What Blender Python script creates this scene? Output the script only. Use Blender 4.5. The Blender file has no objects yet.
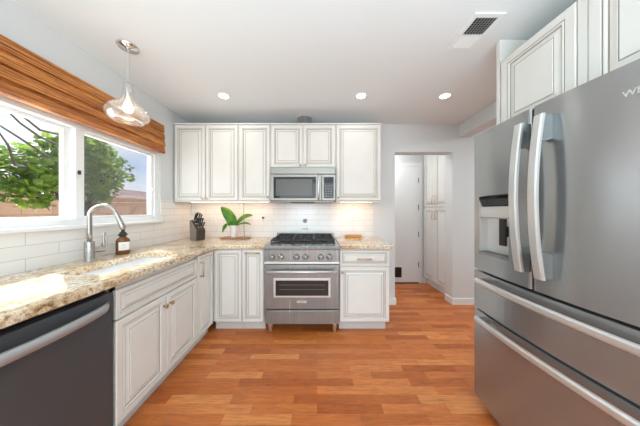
import bpy, bmesh, math, random
from mathutils import Vector, Matrix
random.seed(7)
SC = bpy.context.scene
COL = SC.collection
R = math.radians
PI = math.pi
EYE = 1.266

# ------------------------------------------------------------------ camera
cam_d = bpy.data.cameras.new('camera')
cam = bpy.data.objects.new('camera', cam_d)
COL.objects.link(cam)
cam.location = (0, 0, EYE)
cam.rotation_euler = (R(90), 0, 0)
cam_d.sensor_width = 36
cam_d.lens = 36 * 201 / 640
cam_d.shift_x = 3 / 640
cam_d.shift_y = -2 / 640
cam_d.clip_start = 0.05
SC.camera = cam

# ------------------------------------------------------------------ colour management
SC.view_settings.view_transform = 'Standard'
SC.view_settings.look = 'None'
SC.view_settings.gamma = 1
SC.view_settings.use_curve_mapping = False
SC.view_settings.exposure = 0.34

# ------------------------------------------------------------------ world sky
w = bpy.data.worlds.new('sky')
SC.world = w
w.use_nodes = True
nt = w.node_tree
nt.nodes.clear()
out = nt.nodes.new('ShaderNodeOutputWorld')
bg = nt.nodes.new('ShaderNodeBackground')
tc = nt.nodes.new('ShaderNodeTexCoord')
sep = nt.nodes.new('ShaderNodeSeparateXYZ')
nt.links.new(tc.outputs['Generated'], sep.inputs[0])
rampz = nt.nodes.new('ShaderNodeValToRGB')
rampz.color_ramp.elements[0].position = 0.0
rampz.color_ramp.elements[0].color = (0.70, 0.83, 0.98, 1)
rampz.color_ramp.elements[1].position = 0.6
rampz.color_ramp.elements[1].color = (0.33, 0.54, 0.88, 1)
nt.links.new(sep.outputs['Z'], rampz.inputs[0])
mp = nt.nodes.new('ShaderNodeMapping')
mp.inputs['Scale'].default_value = (1.2, 1.2, 4.0)
mp.inputs['Location'].default_value = (0.3, 0.1, 0.4)
nt.links.new(tc.outputs['Generated'], mp.inputs[0])
nz = nt.nodes.new('ShaderNodeTexNoise')
nz.inputs['Scale'].default_value = 1.8
nz.inputs['Detail'].default_value = 6
nt.links.new(mp.outputs[0], nz.inputs['Vector'])
cr = nt.nodes.new('ShaderNodeValToRGB')
cr.color_ramp.elements[0].position = 0.36
cr.color_ramp.elements[1].position = 0.52
nt.links.new(nz.outputs[0], cr.inputs[0])
mx = nt.nodes.new('ShaderNodeMix')
mx.data_type = 'RGBA'
nt.links.new(cr.outputs[0], mx.inputs[0])
nt.links.new(rampz.outputs[0], mx.inputs[6])
mx.inputs[7].default_value = (1.0, 1.0, 1.0, 1)
nt.links.new(mx.outputs[2], bg.inputs[0])
bg.inputs[1].default_value = 1.15
nt.links.new(bg.outputs[0], out.inputs[0])

# ------------------------------------------------------------------ lamps
def aim(o, d):
    o.rotation_euler = Vector(d).to_track_quat('-Z', 'Y').to_euler()

def lamp(name, kind, loc, energy, color=(1, 1, 1), d=(0, 0, -1), **kw):
    l = bpy.data.lights.new(name, kind)
    l.energy = energy
    l.color = color
    for k, v in kw.items():
        setattr(l, k, v)
    o = bpy.data.objects.new(name, l)
    COL.objects.link(o)
    o.location = loc
    aim(o, d)
    return o

lamp('sun', 'SUN', (-4, 4, 5), 9.0, (1.0, 0.96, 0.90), (0.70, -0.52, -0.93), angle=R(0.6))
# added fill behind the camera, standing in for daylight from unseen patio doors
lamp('rear_fill', 'AREA', (0.3, -3.35, 1.35), 58, (0.77, 0.93, 1.0), (0, 1, 0.05), shape='RECTANGLE', size=3.6, size_y=2.1)
lamp('side_room_fill', 'AREA', (3.1, 1.3, 2.40), 32, (0.84, 0.96, 1.0), (0, 0.1, -1), shape='DISK', size=0.6)  # unseen lamp added to brighten the wall right of the doorway
# daylight of the kitchen window
lamp('window_daylight', 'AREA', (-1.90, 1.45, 1.55), 9, (0.93, 0.97, 1.0), (1, 0, -0.1), shape='RECTANGLE', size=1.35, size_y=0.6)
# added fills, out of view behind the camera
lamp('ceiling_fill', 'AREA', (0.2, -0.9, 0.9), 72, (0.69, 0.90, 1.0), (0, 0.0, 1), shape='RECTANGLE', size=2.6, size_y=1.2, spread=R(150))  # upward fill added to brighten the ceiling
lamp('rear_overhead_fill', 'AREA', (0.2, -1.5, 2.40), 10, (0.93, 0.96, 1.0), (0, 0, -1), shape='DISK', size=0.9)  # extra downward fill added overhead, no fixture modelled

# ------------------------------------------------------------------ materials
def mat(name, col=(0.8, 0.8, 0.8), rough=0.5, metal=0.0, **kw):
    m = bpy.data.materials.new(name)
    m.use_nodes = True
    b = m.node_tree.nodes['Principled BSDF']
    b.inputs['Base Color'].default_value = (*col, 1)
    b.inputs['Roughness'].default_value = rough
    b.inputs['Metallic'].default_value = metal
    for k, v in kw.items():
        b.inputs[k].default_value = v
    return m

def N(m, t, **kw):
    n = m.node_tree.nodes.new(t)
    for k, v in kw.items():
        if k in n.inputs:
            n.inputs[k].default_value = v
        else:
            setattr(n, k, v)
    return n

def L(m, a, b):
    m.node_tree.links.new(a, b)

def BS(m):
    return m.node_tree.nodes['Principled BSDF']

def ramp(m, fac, stops):
    r = N(m, 'ShaderNodeValToRGB')
    el = r.color_ramp.elements
    while len(el) < len(stops):
        el.new(0.5)
    for e, (p, c) in zip(el, stops):
        e.position = p
        e.color = (*c, 1)
    L(m, fac, r.inputs[0])
    return r.outputs[0]

def pos(m, scale=(1, 1, 1), loc=(0, 0, 0)):
    g = N(m, 'ShaderNodeNewGeometry')
    mpn = N(m, 'ShaderNodeMapping')
    mpn.inputs['Scale'].default_value = scale
    mpn.inputs['Location'].default_value = loc
    L(m, g.outputs['Position'], mpn.inputs[0])
    return mpn.outputs[0]

def noise(m, vec, scale, detail=4, rough=0.5, dist=0.0):
    n = N(m, 'ShaderNodeTexNoise')
    n.inputs['Scale'].default_value = scale
    n.inputs['Detail'].default_value = detail
    n.inputs['Roughness'].default_value = rough
    n.inputs['Distortion'].default_value = dist
    L(m, vec, n.inputs['Vector'])
    return n.outputs[0]

def bump(m, h, strength=0.2, dist=0.01):
    b = N(m, 'ShaderNodeBump')
    b.inputs['Strength'].default_value = strength
    b.inputs['Distance'].default_value = dist
    L(m, h, b.inputs['Height'])
    L(m, b.outputs[0], BS(m).inputs['Normal'])

def mixc(m, fac, a, b, mode='MIX'):
    x = N(m, 'ShaderNodeMix')
    x.data_type = 'RGBA'
    x.blend_type = mode
    for i, v in ((0, fac), (6, a), (7, b)):
        if hasattr(v, 'is_linked') or hasattr(v, 'links'):
            L(m, v, x.inputs[i])
        else:
            x.inputs[i].default_value = v if i == 0 else (*v, 1)
    return x.outputs[2]

# painted plaster
M_wall = mat('wall_paint', (0.70, 0.712, 0.712), 0.7)
bump(M_wall, noise(M_wall, pos(M_wall), 120, 3), 0.06, 0.002)
M_ceil = mat('ceiling_paint', (0.80, 0.83, 0.84), 0.8)
bump(M_ceil, noise(M_ceil, pos(M_ceil), 90, 3), 0.05, 0.002)
M_trim = mat('white_trim', (0.84, 0.84, 0.83), 0.4)
M_vinyl = mat('white_vinyl', (0.85, 0.86, 0.86), 0.35)
M_cab = mat('cabinet_paint', (0.78, 0.755, 0.715), 0.38)
c_ = noise(M_cab, pos(M_cab), 6, 3)
L(M_cab, ramp(M_cab, c_, [(0.3, (0.755, 0.735, 0.690)), (0.7, (0.785, 0.765, 0.720))]), BS(M_cab).inputs['Base Color'])
M_glaze = mat('cabinet_glaze', (0.30, 0.255, 0.20), 0.5)
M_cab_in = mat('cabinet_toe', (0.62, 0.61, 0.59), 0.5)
M_shadowgap = mat('seam_dark', (0.03, 0.03, 0.03), 0.6)

# wood strip floor
M_floor = mat('laminate_floor', (0.5, 0.2, 0.07), 0.3)
def build_floor():
    m = M_floor
    v = pos(m)
    br = N(m, 'ShaderNodeTexBrick')
    br.offset = 0.37
    br.offset_frequency = 2
    br.squash = 1.0
    for k, val in (('Scale', 1.0), ('Mortar Size', 0.0006), ('Mortar Smooth', 0.0), ('Bias', 0.0), ('Brick Width', 0.42), ('Row Height', 0.066)):
        br.inputs[k].default_value = val
    br.inputs['Color1'].default_value = (0, 0, 0, 1)
    br.inputs['Color2'].default_value = (1, 1, 1, 1)
    br.inputs['Mortar'].default_value = (0.0, 0.0, 0.0, 1)
    L(m, v, br.inputs['Vector'])
    base = ramp(m, br.outputs['Color'], [(0.0, (0.44, 0.108, 0.022)), (0.35, (0.56, 0.155, 0.034)), (0.65, (0.62, 0.185, 0.045)), (1.0, (0.72, 0.26, 0.075))])
    n1 = noise(m, pos(m, (2.2, 26, 1)), 3.0, 6, 0.6, 0.6)
    g1 = ramp(m, n1, [(0.25, (0.62, 0.60, 0.58)), (0.55, (1, 1, 1)), (0.8, (1.12, 1.14, 1.15))])
    c = mixc(m, 0.75, base, g1, 'MULTIPLY')
    n2 = noise(m, pos(m, (1.2, 7, 1)), 5.0, 4, 0.5, 1.5)
    g2 = ramp(m, n2, [(0.3, (0.75, 0.72, 0.70)), (0.6, (1.05, 1.05, 1.05))])
    c = mixc(m, 0.6, c, g2, 'MULTIPLY')
    L(m, c, BS(m).inputs['Base Color'])
    bump(m, br.outputs['Fac'], 0.1, -0.001)
    BS(m).inputs['Roughness'].default_value = 0.33
build_floor()

# granite
M_granite = mat('granite', (0.6, 0.5, 0.35), 0.07)
def build_granite():
    m = M_granite
    v = pos(m)
    a = noise(m, v, 5, 6, 0.6, 0.8)
    base = ramp(m, a, [(0.33, (0.50, 0.36, 0.22)), (0.42, (0.68, 0.52, 0.33)), (0.52, (0.80, 0.69, 0.52)), (0.68, (0.80, 0.74, 0.64))])
    b = noise(m, v, 45, 5, 0.7)
    f1 = ramp(m, b, [(0.30, (0.10, 0.06, 0.04)), (0.42, (0.62, 0.48, 0.32)), (0.52, (1, 1, 1)), (0.68, (1.15, 1.15, 1.12))])
    c = mixc(m, 0.85, base, f1, 'MULTIPLY')
    d = noise(m, v, 130, 3, 0.7)
    f2 = ramp(m, d, [(0.34, (0.18, 0.13, 0.10)), (0.44, (1, 1, 1))])
    c = mixc(m, 0.7, c, f2, 'MULTIPLY')
    L(m, c, BS(m).inputs['Base Color'])
build_granite()

# subway tile
def tile_mat(name, axis, off):
    m = mat(name, (0.85, 0.85, 0.84), 0.12)
    g = N(m, 'ShaderNodeNewGeometry')
    s = N(m, 'ShaderNodeSeparateXYZ')
    L(m, g.outputs['Position'], s.inputs[0])
    cb = N(m, 'ShaderNodeCombineXYZ')
    L(m, s.outputs[axis], cb.inputs[0])
    L(m, s.outputs['Z'], cb.inputs[1])
    mpn = N(m, 'ShaderNodeMapping')
    mpn.inputs['Location'].default_value = off
    L(m, cb.outputs[0], mpn.inputs[0])
    br = N(m, 'ShaderNodeTexBrick')
    br.offset = 0.5
    for k, val in (('Scale', 1.0), ('Mortar Size', 0.0019), ('Mortar Smooth', 0.1), ('Bias', 0.0), ('Brick Width', 0.305), ('Row Height', 0.0765)):
        br.inputs[k].default_value = val
    br.inputs['Color1'].default_value = (0.82, 0.80, 0.775, 1)
    br.inputs['Color2'].default_value = (0.85, 0.83, 0.81, 1)
    br.inputs['Mortar'].default_value = (0.60, 0.57, 0.54, 1)
    L(m, mpn.outputs[0], br.inputs['Vector'])
    L(m, br.outputs['Color'], BS(m).inputs['Base Color'])
    bump(m, br.outputs['Fac'], 0.3, -0.002)
    return m
M_tile_left = tile_mat('subway_tile_left', 'Y', (-0.10, -0.912 + 0.0765 * 12, 0))
M_tile_back = tile_mat('subway_tile_back', 'X', (0.13, -0.912 + 0.0765 * 12, 0))

# metals
def steel(name, col, rough, dirn, aniso=0.0, var=0.06, met=1.0):
    m = mat(name, col, rough, met)
    n = noise(m, pos(m, dirn), 1.0, 4, 0.7)
    b_ = BS(m)
    lo = tuple(x * (1 - var) for x in col)
    hi = tuple(min(1, x * (1 + var)) for x in col)
    L(m, ramp(m, n, [(0.3, lo), (0.7, hi)]), b_.inputs['Base Color'])
    mr = N(m, 'ShaderNodeMapRange')
    mr.inputs['To Min'].default_value = rough * (1 - 2 * var)
    mr.inputs['To Max'].default_value = rough * (1 + 2 * var)
    L(m, n, mr.inputs[0])
    L(m, mr.outputs[0], b_.inputs['Roughness'])
    b_.inputs['Anisotropic'].default_value = aniso
    b_.inputs['Anisotropic Rotation'].default_value = 0.25 if aniso > 0.65 else 0.0
    if aniso > 0:
        tg = N(m, 'ShaderNodeTangent')
        tg.direction_type = 'RADIAL'
        tg.axis = 'Z'
        L(m, tg.outputs[0], b_.inputs['Tangent'])
    return m
M_steel = steel('brushed_steel', (0.325, 0.352, 0.358), 0.25, (45, 8, 1.2), 0.5, 0.13, 0.72)
M_mw = steel('warm_steel', (0.27, 0.255, 0.23), 0.30, (4, 4, 700), 0.6, 0.02, 0.8)
M_fridge = steel('fridge_steel', (0.375, 0.39, 0.395), 0.25, (6, 6, 300), 0.8, 0.012, 0.8)
M_fridge_hi = steel('handle_steel', (0.66, 0.66, 0.65), 0.32, (30, 30, 200), 0.0, 0.02, 0.6)
M_dw = steel('black_stainless', (0.085, 0.095, 0.105), 0.36, (4, 4, 600), 0.0, 0.02, 0.35)
M_dwh = steel('dishwasher_handle', (0.42, 0.43, 0.44), 0.42, (30, 30, 200), 0.0, 0.02, 0.5)
M_nickel = steel('brushed_nickel', (0.40, 0.385, 0.36), 0.28, (200, 200, 30))
M_chrome = mat('chrome', (0.75, 0.75, 0.75), 0.12, 1.0)
M_brass = mat('antique_brass', (0.50, 0.36, 0.19), 0.32, 1.0)
M_gold = mat('champagne_gold', (0.66, 0.52, 0.33), 0.30, 1.0)
M_duct = steel('galvanised_duct', (0.62, 0.61, 0.60), 0.5, (40, 40, 10))
M_iron = mat('cast_iron', (0.018, 0.018, 0.018), 0.45)
M_blackglass = mat('black_glass', (0.012, 0.012, 0.013), 0.06)
M_ovenglass = mat('oven_glass', (0.02, 0.018, 0.016), 0.08)
M_black = mat('black_plastic', (0.015, 0.015, 0.015), 0.35)
M_grey = mat('grey_plastic', (0.22, 0.22, 0.225), 0.4)
M_case = mat('fridge_case_grey', (0.18, 0.18, 0.185), 0.5)
M_white_gloss = mat('white_ceramic', (0.86, 0.86, 0.86), 0.15)
M_sink = mat('white_fireclay', (0.84, 0.85, 0.87), 0.12)
M_outlet = mat('outlet_plastic', (0.82, 0.80, 0.77), 0.35)
M_soil = mat('potting_bark', (0.06, 0.035, 0.02), 0.9)
bump(M_soil, noise(M_soil, pos(M_soil), 90, 4), 0.8, 0.01)
M_mark = mat('dark_print', (0.22, 0.19, 0.22), 0.5)
M_legwood = mat('turned_foot_steel', (0.55, 0.42, 0.34), 0.35, 0.8)

def wood(name, c1, c2, sc, rough=0.45):
    m = mat(name, c1, rough)
    n = noise(m, pos(m, sc), 1.0, 5, 0.6, 0.8)
    L(m, ramp(m, n, [(0.3, c1), (0.7, c2)]), BS(m).inputs['Base Color'])
    return m
M_board = wood('olive_wood', (0.24, 0.10, 0.04), (0.48, 0.25, 0.11), (8, 60, 60))
M_tray = wood('orange_wood', (0.60, 0.26, 0.05), (0.78, 0.40, 0.10), (10, 80, 80))
M_block = wood('dark_block', (0.035, 0.028, 0.024), (0.07, 0.055, 0.045), (60, 60, 8))
M_blockside = wood('walnut_block_side', (0.20, 0.16, 0.13), (0.30, 0.25, 0.21), (60, 60, 8))

# bamboo shade
M_bamboo = mat('woven_bamboo', (0.5, 0.2, 0.06), 0.5)
def build_bamboo():
    m = M_bamboo
    n1 = noise(m, pos(m, (20, 2.6, 120)), 1.0, 5, 0.75, 0.2)
    c1 = ramp(m, n1, [(0.36, (0.05, 0.012, 0.004)), (0.43, (0.28, 0.078, 0.014)), (0.52, (0.54, 0.19, 0.036)), (0.66, (0.80, 0.38, 0.11))])
    n2 = noise(m, pos(m, (6, 9, 60)), 1.0, 3, 0.6)
    c2 = ramp(m, n2, [(0.33, (0.50, 0.38, 0.28)), (0.5, (1, 1, 1))])
    c = mixc(m, 0.6, c1, c2, 'MULTIPLY')
    L(m, c, BS(m).inputs['Base Color'])
    bump(m, n1, 0.6, 0.004)
build_bamboo()

# leaves
def leaf_mat(name, c1, c2, trans=0.5, sc=6):
    m = bpy.data.materials.new(name)
    m.use_nodes = True
    t = m.node_tree
    t.nodes.clear()
    o = t.nodes.new('ShaderNodeOutputMaterial')
    b = t.nodes.new('ShaderNodeBsdfPrincipled')
    b.inputs['Roughness'].default_value = 0.4
    tr = t.nodes.new('ShaderNodeBsdfTranslucent')
    ad = t.nodes.new('ShaderNodeMixShader')
    ad.inputs[0].default_value = trans
    n = noise(m, pos(m), sc, 3)
    cc = ramp(m, n, [(0.3, c1), (0.7, c2)])
    L(m, cc, b.inputs['Base Color'])
    L(m, cc, tr.inputs['Color'])
    L(m, b.outputs[0], ad.inputs[1])
    L(m, tr.outputs[0], ad.inputs[2])
    L(m, ad.outputs[0], o.inputs[0])
    return m
M_leaf = leaf_mat('fig_leaf', (0.05, 0.14, 0.02), (0.34, 0.50, 0.06), 0.55, 5.0)
M_orchid = leaf_mat('orchid_leaf', (0.05, 0.20, 0.012), (0.13, 0.34, 0.03), 0.2, 14)
M_bark = wood('bark', (0.05, 0.045, 0.04), (0.11, 0.10, 0.09), (20, 20, 5), 0.9)

# glass
def glass_thin(name, tint=(1, 1, 1), refl=0.06, haze=0.0, hazecol=(0.4, 0.4, 0.4)):
    m = bpy.data.materials.new(name)
    m.use_nodes = True
    t = m.node_tree
    t.nodes.clear()
    o = t.nodes.new('ShaderNodeOutputMaterial')
    tr = t.nodes.new('ShaderNodeBsdfTransparent')
    tr.inputs[0].default_value = (*tint, 1)
    gl = t.nodes.new('ShaderNodeBsdfGlossy')
    gl.inputs['Roughness'].default_value = 0.02
    lw = t.nodes.new('ShaderNodeLayerWeight')
    lw.inputs[0].default_value = 0.25
    mr = t.nodes.new('ShaderNodeMapRange')
    mr.inputs['To Min'].default_value = refl
    mr.inputs['To Max'].default_value = min(1.0, refl * 8)
    t.links.new(lw.outputs['Facing'], mr.inputs[0])
    ms = t.nodes.new('ShaderNodeMixShader')
    t.links.new(mr.outputs[0], ms.inputs[0])
    t.links.new(tr.outputs[0], ms.inputs[1])
    t.links.new(gl.outputs[0], ms.inputs[2])
    last = ms.outputs[0]
    if haze > 0:
        df = t.nodes.new('ShaderNodeBsdfDiffuse')
        df.inputs[0].default_value = (*hazecol, 1)
        m2 = t.nodes.new('ShaderNodeMixShader')
        m2.inputs[0].default_value = haze
        t.links.new(last, m2.inputs[1])
        t.links.new(df.outputs[0], m2.inputs[2])
        last = m2.outputs[0]
    t.links.new(last, o.inputs[0])
    return m
M_pane = glass_thin('window_glass', (0.98, 0.99, 0.99), 0.02)
M_screen = glass_thin('insect_screen', (0.84, 0.84, 0.86), 0.0, 0.10, (0.25, 0.25, 0.26))
M_pendant = glass_thin('pendant_glass', (0.96, 0.955, 0.95), 0.08, 0.10, (0.85, 0.82, 0.78))
M_amber = mat('amber_glass', (0.16, 0.06, 0.012), 0.08)
M_soap = mat('paper_label', (0.85, 0.83, 0.78), 0.5)

def emit(name, col, s):
    m = mat(name, col, 0.5)
    BS(m).inputs['Emission Color'].default_value = (*col, 1)
    BS(m).inputs['Emission Strength'].default_value = s
    return m
M_lamp = emit('led_lens', (1.0, 0.98, 0.94), 6)
M_bulb = emit('warm_bulb', (1.0, 0.72, 0.42), 9)
M_strip = emit('warm_led_strip', (1.0, 0.78, 0.52), 4)

# exterior
def block_mat():
    m = mat('block_wall_tan', (0.6, 0.38, 0.28), 0.9)
    g = N(m, 'ShaderNodeNewGeometry')
    s = N(m, 'ShaderNodeSeparateXYZ')
    L(m, g.outputs['Position'], s.inputs[0])
    cb = N(m, 'ShaderNodeCombineXYZ')
    L(m, s.outputs['Y'], cb.inputs[0])
    L(m, s.outputs['Z'], cb.inputs[1])
    br = N(m, 'ShaderNodeTexBrick')
    for k, val in (('Scale', 1.0), ('Mortar Size', 0.006), ('Brick Width', 0.40), ('Row Height', 0.20), ('Bias', 0.0)):
        br.inputs[k].default_value = val
    br.inputs['Color1'].default_value = (0.60, 0.36, 0.24, 1)
    br.inputs['Color2'].default_value = (0.70, 0.45, 0.31, 1)
    br.inputs['Mortar'].default_value = (0.42, 0.27, 0.20, 1)
    L(m, cb.outputs[0], br.inputs['Vector'])
    L(m, br.outputs['Color'], BS(m).inputs['Base Color'])
    return m
M_block_wall = block_mat()
M_rooftile = wood('clay_roof', (0.48, 0.35, 0.33), (0.72, 0.58, 0.55), (5, 3, 5), 0.8)
M_stucco = mat('stucco', (0.62, 0.50, 0.42), 0.9)
M_yard = wood('yard_soil', (0.25, 0.20, 0.14), (0.34, 0.30, 0.20), (2, 2, 2), 0.95)

# ------------------------------------------------------------------ mesh builder
WP = {}
def wpos(o):
    return WP.get(o.name, Vector((0, 0, 0))) if o else Vector((0, 0, 0))

class MB:
    def __init__(s):
        s.bm = bmesh.new()
        s.mats = []
    def mi(s, m):
        if m not in s.mats:
            s.mats.append(m)
        return s.mats.index(m)
    def face(s, pts, m, smooth=False):
        vs = [s.bm.verts.new(p) for p in pts]
        f = s.bm.faces.new(vs)
        f.material_index = s.mi(m)
        f.smooth = smooth
        return f
    def box(s, a, b, m, bev=0.0, seg=2):
        x0, x1 = sorted((a[0], b[0])); y0, y1 = sorted((a[1], b[1])); z0, z1 = sorted((a[2], b[2]))
        t = bmesh.new()
        bmesh.ops.create_cube(t, size=1)
        for v in t.verts:
            v.co = Vector(((x0 + x1) / 2 + v.co.x * (x1 - x0), (y0 + y1) / 2 + v.co.y * (y1 - y0), (z0 + z1) / 2 + v.co.z * (z1 - z0)))
        if bev > 0:
            bmesh.ops.bevel(t, geom=list(t.edges), offset=bev, segments=seg, profile=0.6, affect='EDGES')
        s.merge(t, m)
        return s
    def merge(s, t, m, smooth=False, M=None):
        idx = s.mi(m)
        mp_ = {}
        for v in t.verts:
            mp_[v] = s.bm.verts.new(M @ v.co if M else v.co)
        for f in t.faces:
            try:
                nf = s.bm.faces.new([mp_[v] for v in f.verts])
                nf.material_index = idx
                nf.smooth = smooth
            except ValueError:
                pass
        t.free()
    def prism(s, poly, lo, hi, axis, m, bev=0.0, smooth=False):
        """poly in the plane perpendicular to axis ('X': (y,z), 'Y': (x,z), 'Z': (x,y))"""
        def P(p, h):
            return {'X': (h, p[0], p[1]), 'Y': (p[0], h, p[1]), 'Z': (p[0], p[1], h)}[axis]
        t = bmesh.new()
        a = [t.verts.new(P(p, lo)) for p in poly]
        b = [t.verts.new(P(p, hi)) for p in poly]
        n = len(poly)
        t.faces.new(a[::-1]); t.faces.new(b)
        for i in range(n):
            t.faces.new([a[i], a[(i + 1) % n], b[(i + 1) % n], b[i]])
        bmesh.ops.recalc_face_normals(t, faces=t.faces)
        if bev > 0:
            bmesh.ops.bevel(t, geom=list(t.edges), offset=bev, segments=2, profile=0.6, affect='EDGES')
        s.merge(t, m, smooth)
        return s
    def lathe(s, prof, c, m, axis=(0, 0, 1), seg=32, closed=False, smooth=True):
        """prof: list of (r, h) along axis from c"""
        q = Vector((0, 0, 1)).rotation_difference(Vector(axis).normalized()).to_matrix()
        c = Vector(c)
        rings = []
        for r, h in prof:
            if r < 1e-6:
                rings.append([s.bm.verts.new(c + q @ Vector((0, 0, h)))])
            else:
                rings.append([s.bm.verts.new(c + q @ Vector((r * math.cos(2 * PI * k / seg), r * math.sin(2 * PI * k / seg), h))) for k in range(seg)])
        idx = s.mi(m)
        for a, b in zip(rings, rings[1:]):
            for k in range(seg):
                k2 = (k + 1) % seg
                if len(a) == 1 and len(b) == 1:
                    continue
                if len(a) == 1:
                    vs = [a[0], b[k2], b[k]]
                elif len(b) == 1:
                    vs = [a[k], a[k2], b[0]]
                else:
                    vs = [a[k], a[k2], b[k2], b[k]]
                f = s.bm.faces.new(vs)
                f.material_index = idx
                f.smooth = smooth
        return s
    def cyl(s, p, q, r, m, seg=20, r2=None):
        p = Vector(p); q = Vector(q)
        h = (q - p).length
        r2 = r if r2 is None else r2
        s.lathe([(0, 0), (r, 0)], p, m, q - p, seg, smooth=False)
        s.lathe([(r, 0), (r2, h)], p, m, q - p, seg)
        s.lathe([(r2, h), (0, h)], p, m, q - p, seg, smooth=False)
        return s
    def tube(s, pts, r, m, seg=12, rad=None, caps=True):
        pts = [Vector(p) for p in pts]
        n = len(pts)
        rad = rad or [r] * n
        up = Vector((0, 0, 1))
        rings = []
        prev = None
        for i, p in enumerate(pts):
            t = (pts[min(i + 1, n - 1)] - pts[max(i - 1, 0)]).normalized()
            if prev is None:
                a = t.cross(up)
                if a.length < 1e-3:
                    a = t.cross(Vector((1, 0, 0)))
            else:
                a = prev - t * prev.dot(t)
            a.normalize()
            prev = a
            b = t.cross(a)
            rings.append([s.bm.verts.new(p + (a * math.cos(2 * PI * k / seg) + b * math.sin(2 * PI * k / seg)) * rad[i]) for k in range(seg)])
        idx = s.mi(m)
        for A, B in zip(rings, rings[1:]):
            for k in range(seg):
                f = s.bm.faces.new([A[k], A[(k + 1) % seg], B[(k + 1) % seg], B[k]])
                f.material_index = idx
                f.smooth = True
        if caps:
            for g in (rings[0], rings[-1]):
                f = s.bm.faces.new(g)
                f.material_index = idx
        return s
    def build(s, name, parent=None, recalc=True, origin=None):
        if recalc:
            bmesh.ops.recalc_face_normals(s.bm, faces=s.bm.faces)
        vs = [v.co for v in s.bm.verts]
        lo = Vector((min(v.x for v in vs), min(v.y for v in vs), min(v.z for v in vs)))
        hi = Vector((max(v.x for v in vs), max(v.y for v in vs), max(v.z for v in vs)))
        c = Vector(origin) if origin else Vector(((lo.x + hi.x) / 2, (lo.y + hi.y) / 2, lo.z))
        for v in s.bm.verts:
            v.co -= c
        me = bpy.data.meshes.new(name)
        s.bm.to_mesh(me)
        s.bm.free()
        for m in s.mats:
            me.materials.append(m)
        o = bpy.data.objects.new(name, me)
        COL.objects.link(o)
        if parent:
            o.parent = parent
        o.location = c - wpos(parent)
        WP[o.name] = c
        return o

def tag(o, label=None, cat=None, group=None, kind=None):
    if label: o['label'] = label
    if cat: o['category'] = cat
    if group: o['group'] = group
    if kind: o['kind'] = kind
    return o

def thing(name, loc, label, cat, group=None):
    o = bpy.data.objects.new(name, None)
    o.empty_display_size = 0.05
    COL.objects.link(o)
    o.location = loc
    WP[o.name] = Vector(loc)
    return tag(o, label, cat, group)

def struct(name, mb):
    return tag(mb.build(name), kind='structure')

def boolean(o, cutter):
    md = o.modifiers.new('cut', 'BOOLEAN')
    md.operation = 'DIFFERENCE'
    md.object = cutter
    md.solver = 'EXACT'
    bpy.context.view_layer.update()
    dg = bpy.context.evaluated_depsgraph_get()
    me = bpy.data.meshes.new_from_object(o.evaluated_get(dg))
    o.modifiers.clear()
    o.data = me
    bpy.data.objects.remove(cutter)

def text_mesh(mb, body, size, M, m, extrude=0.0008):
    cu = bpy.data.curves.new('t', 'FONT')
    cu.body = body
    cu.size = size
    cu.extrude = extrude
    cu.align_x = 'CENTER'
    o = bpy.data.objects.new('t', cu)
    COL.objects.link(o)
    bpy.context.view_layer.update()
    me = bpy.data.meshes.new_from_object(o.evaluated_get(bpy.context.evaluated_depsgraph_get()))
    t = bmesh.new()
    t.from_mesh(me)
    mb.merge(t, m, False, M)
    bpy.data.objects.remove(o)
    bpy.data.curves.remove(cu)
    bpy.data.meshes.remove(me)

# ------------------------------------------------------------------ setting dimensions
XL, XR = -1.70, 1.92
YB = 2.72
YR = -3.4
ZC = 2.44
T = 0.15

struct('floor', MB().box((XL - T, YR, -0.05), (4.2, 4.1, 0), M_floor))
ceil_o = struct('ceiling', MB().box((XL - T, YR, ZC), (4.2, 4.1, ZC + 0.1), M_ceil))

# left wall with the window opening
WY0, WY1, WZ0, WZ1 = 0.72, 2.18, 1.165, 1.92
mb = MB()
mb.box((XL - T, YR, 0), (XL, WY0, ZC), M_wall)
mb.box((XL - T, WY1, 0), (XL, YB + T, ZC), M_wall)
mb.box((XL - T, WY0, 0), (XL, WY1, WZ0), M_wall)
mb.box((XL - T, WY0, WZ1), (XL, WY1, ZC), M_wall)
struct('wall_left', mb)
# back wall with the doorway
DX0, DX1, DZ = 1.054, 1.835, 2.064
mb = MB()
mb.box((XL, YB, 0), (DX0, YB + T, ZC), M_wall)
mb.box((DX1, YB, 0), (4.2, YB + T, ZC), M_wall)
mb.box((DX0, YB, DZ), (DX1, YB + T, ZC), M_wall)
struct('wall_back', mb)
# right wall beside the fridge, then the wide opening under a header
mb = MB()
mb.box((XR, YR, 0), (XR + T, 1.42, ZC), M_wall)
mb.box((XR, 1.42, 2.27), (XR + T, YB, ZC), M_wall)
struct('wall_right', mb)
struct('wall_right_far', MB().box((4.2, YR, 0), (4.3, 4.1, ZC), M_wall))
# room behind the camera: glazed patio opening
mb = MB()
mb.box((XL, YR - T, 0), (-1.5, YR, ZC), M_wall)
mb.box((2.1, YR - T, 0), (4.2, YR, ZC), M_wall)
mb.box((-1.5, YR - T, 2.4), (2.1, YR, ZC), M_wall)
struct('wall_rear', mb)
mb = MB()
mb.box((-1.5, YR - 0.1, 0), (2.1, YR - 0.04, 0.08), M_vinyl)
mb.box((-1.5, YR - 0.1, 2.32), (2.1, YR - 0.04, 2.4), M_vinyl)
for x in (-1.5, 0.26, 2.02):
    mb.box((x, YR - 0.1, 0.08), (x + 0.08, YR - 0.04, 2.32), M_vinyl)
struct('door_3', mb)
# hall walls
FY = 3.55
struct('wall_hall_far', MB().box((0.2, FY, 0), (4.2, FY + 0.1, ZC), M_wall))
struct('wall_hall_left', MB().box((0.1, YB + T, 0), (0.2, FY + 0.1, ZC), M_wall))
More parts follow.
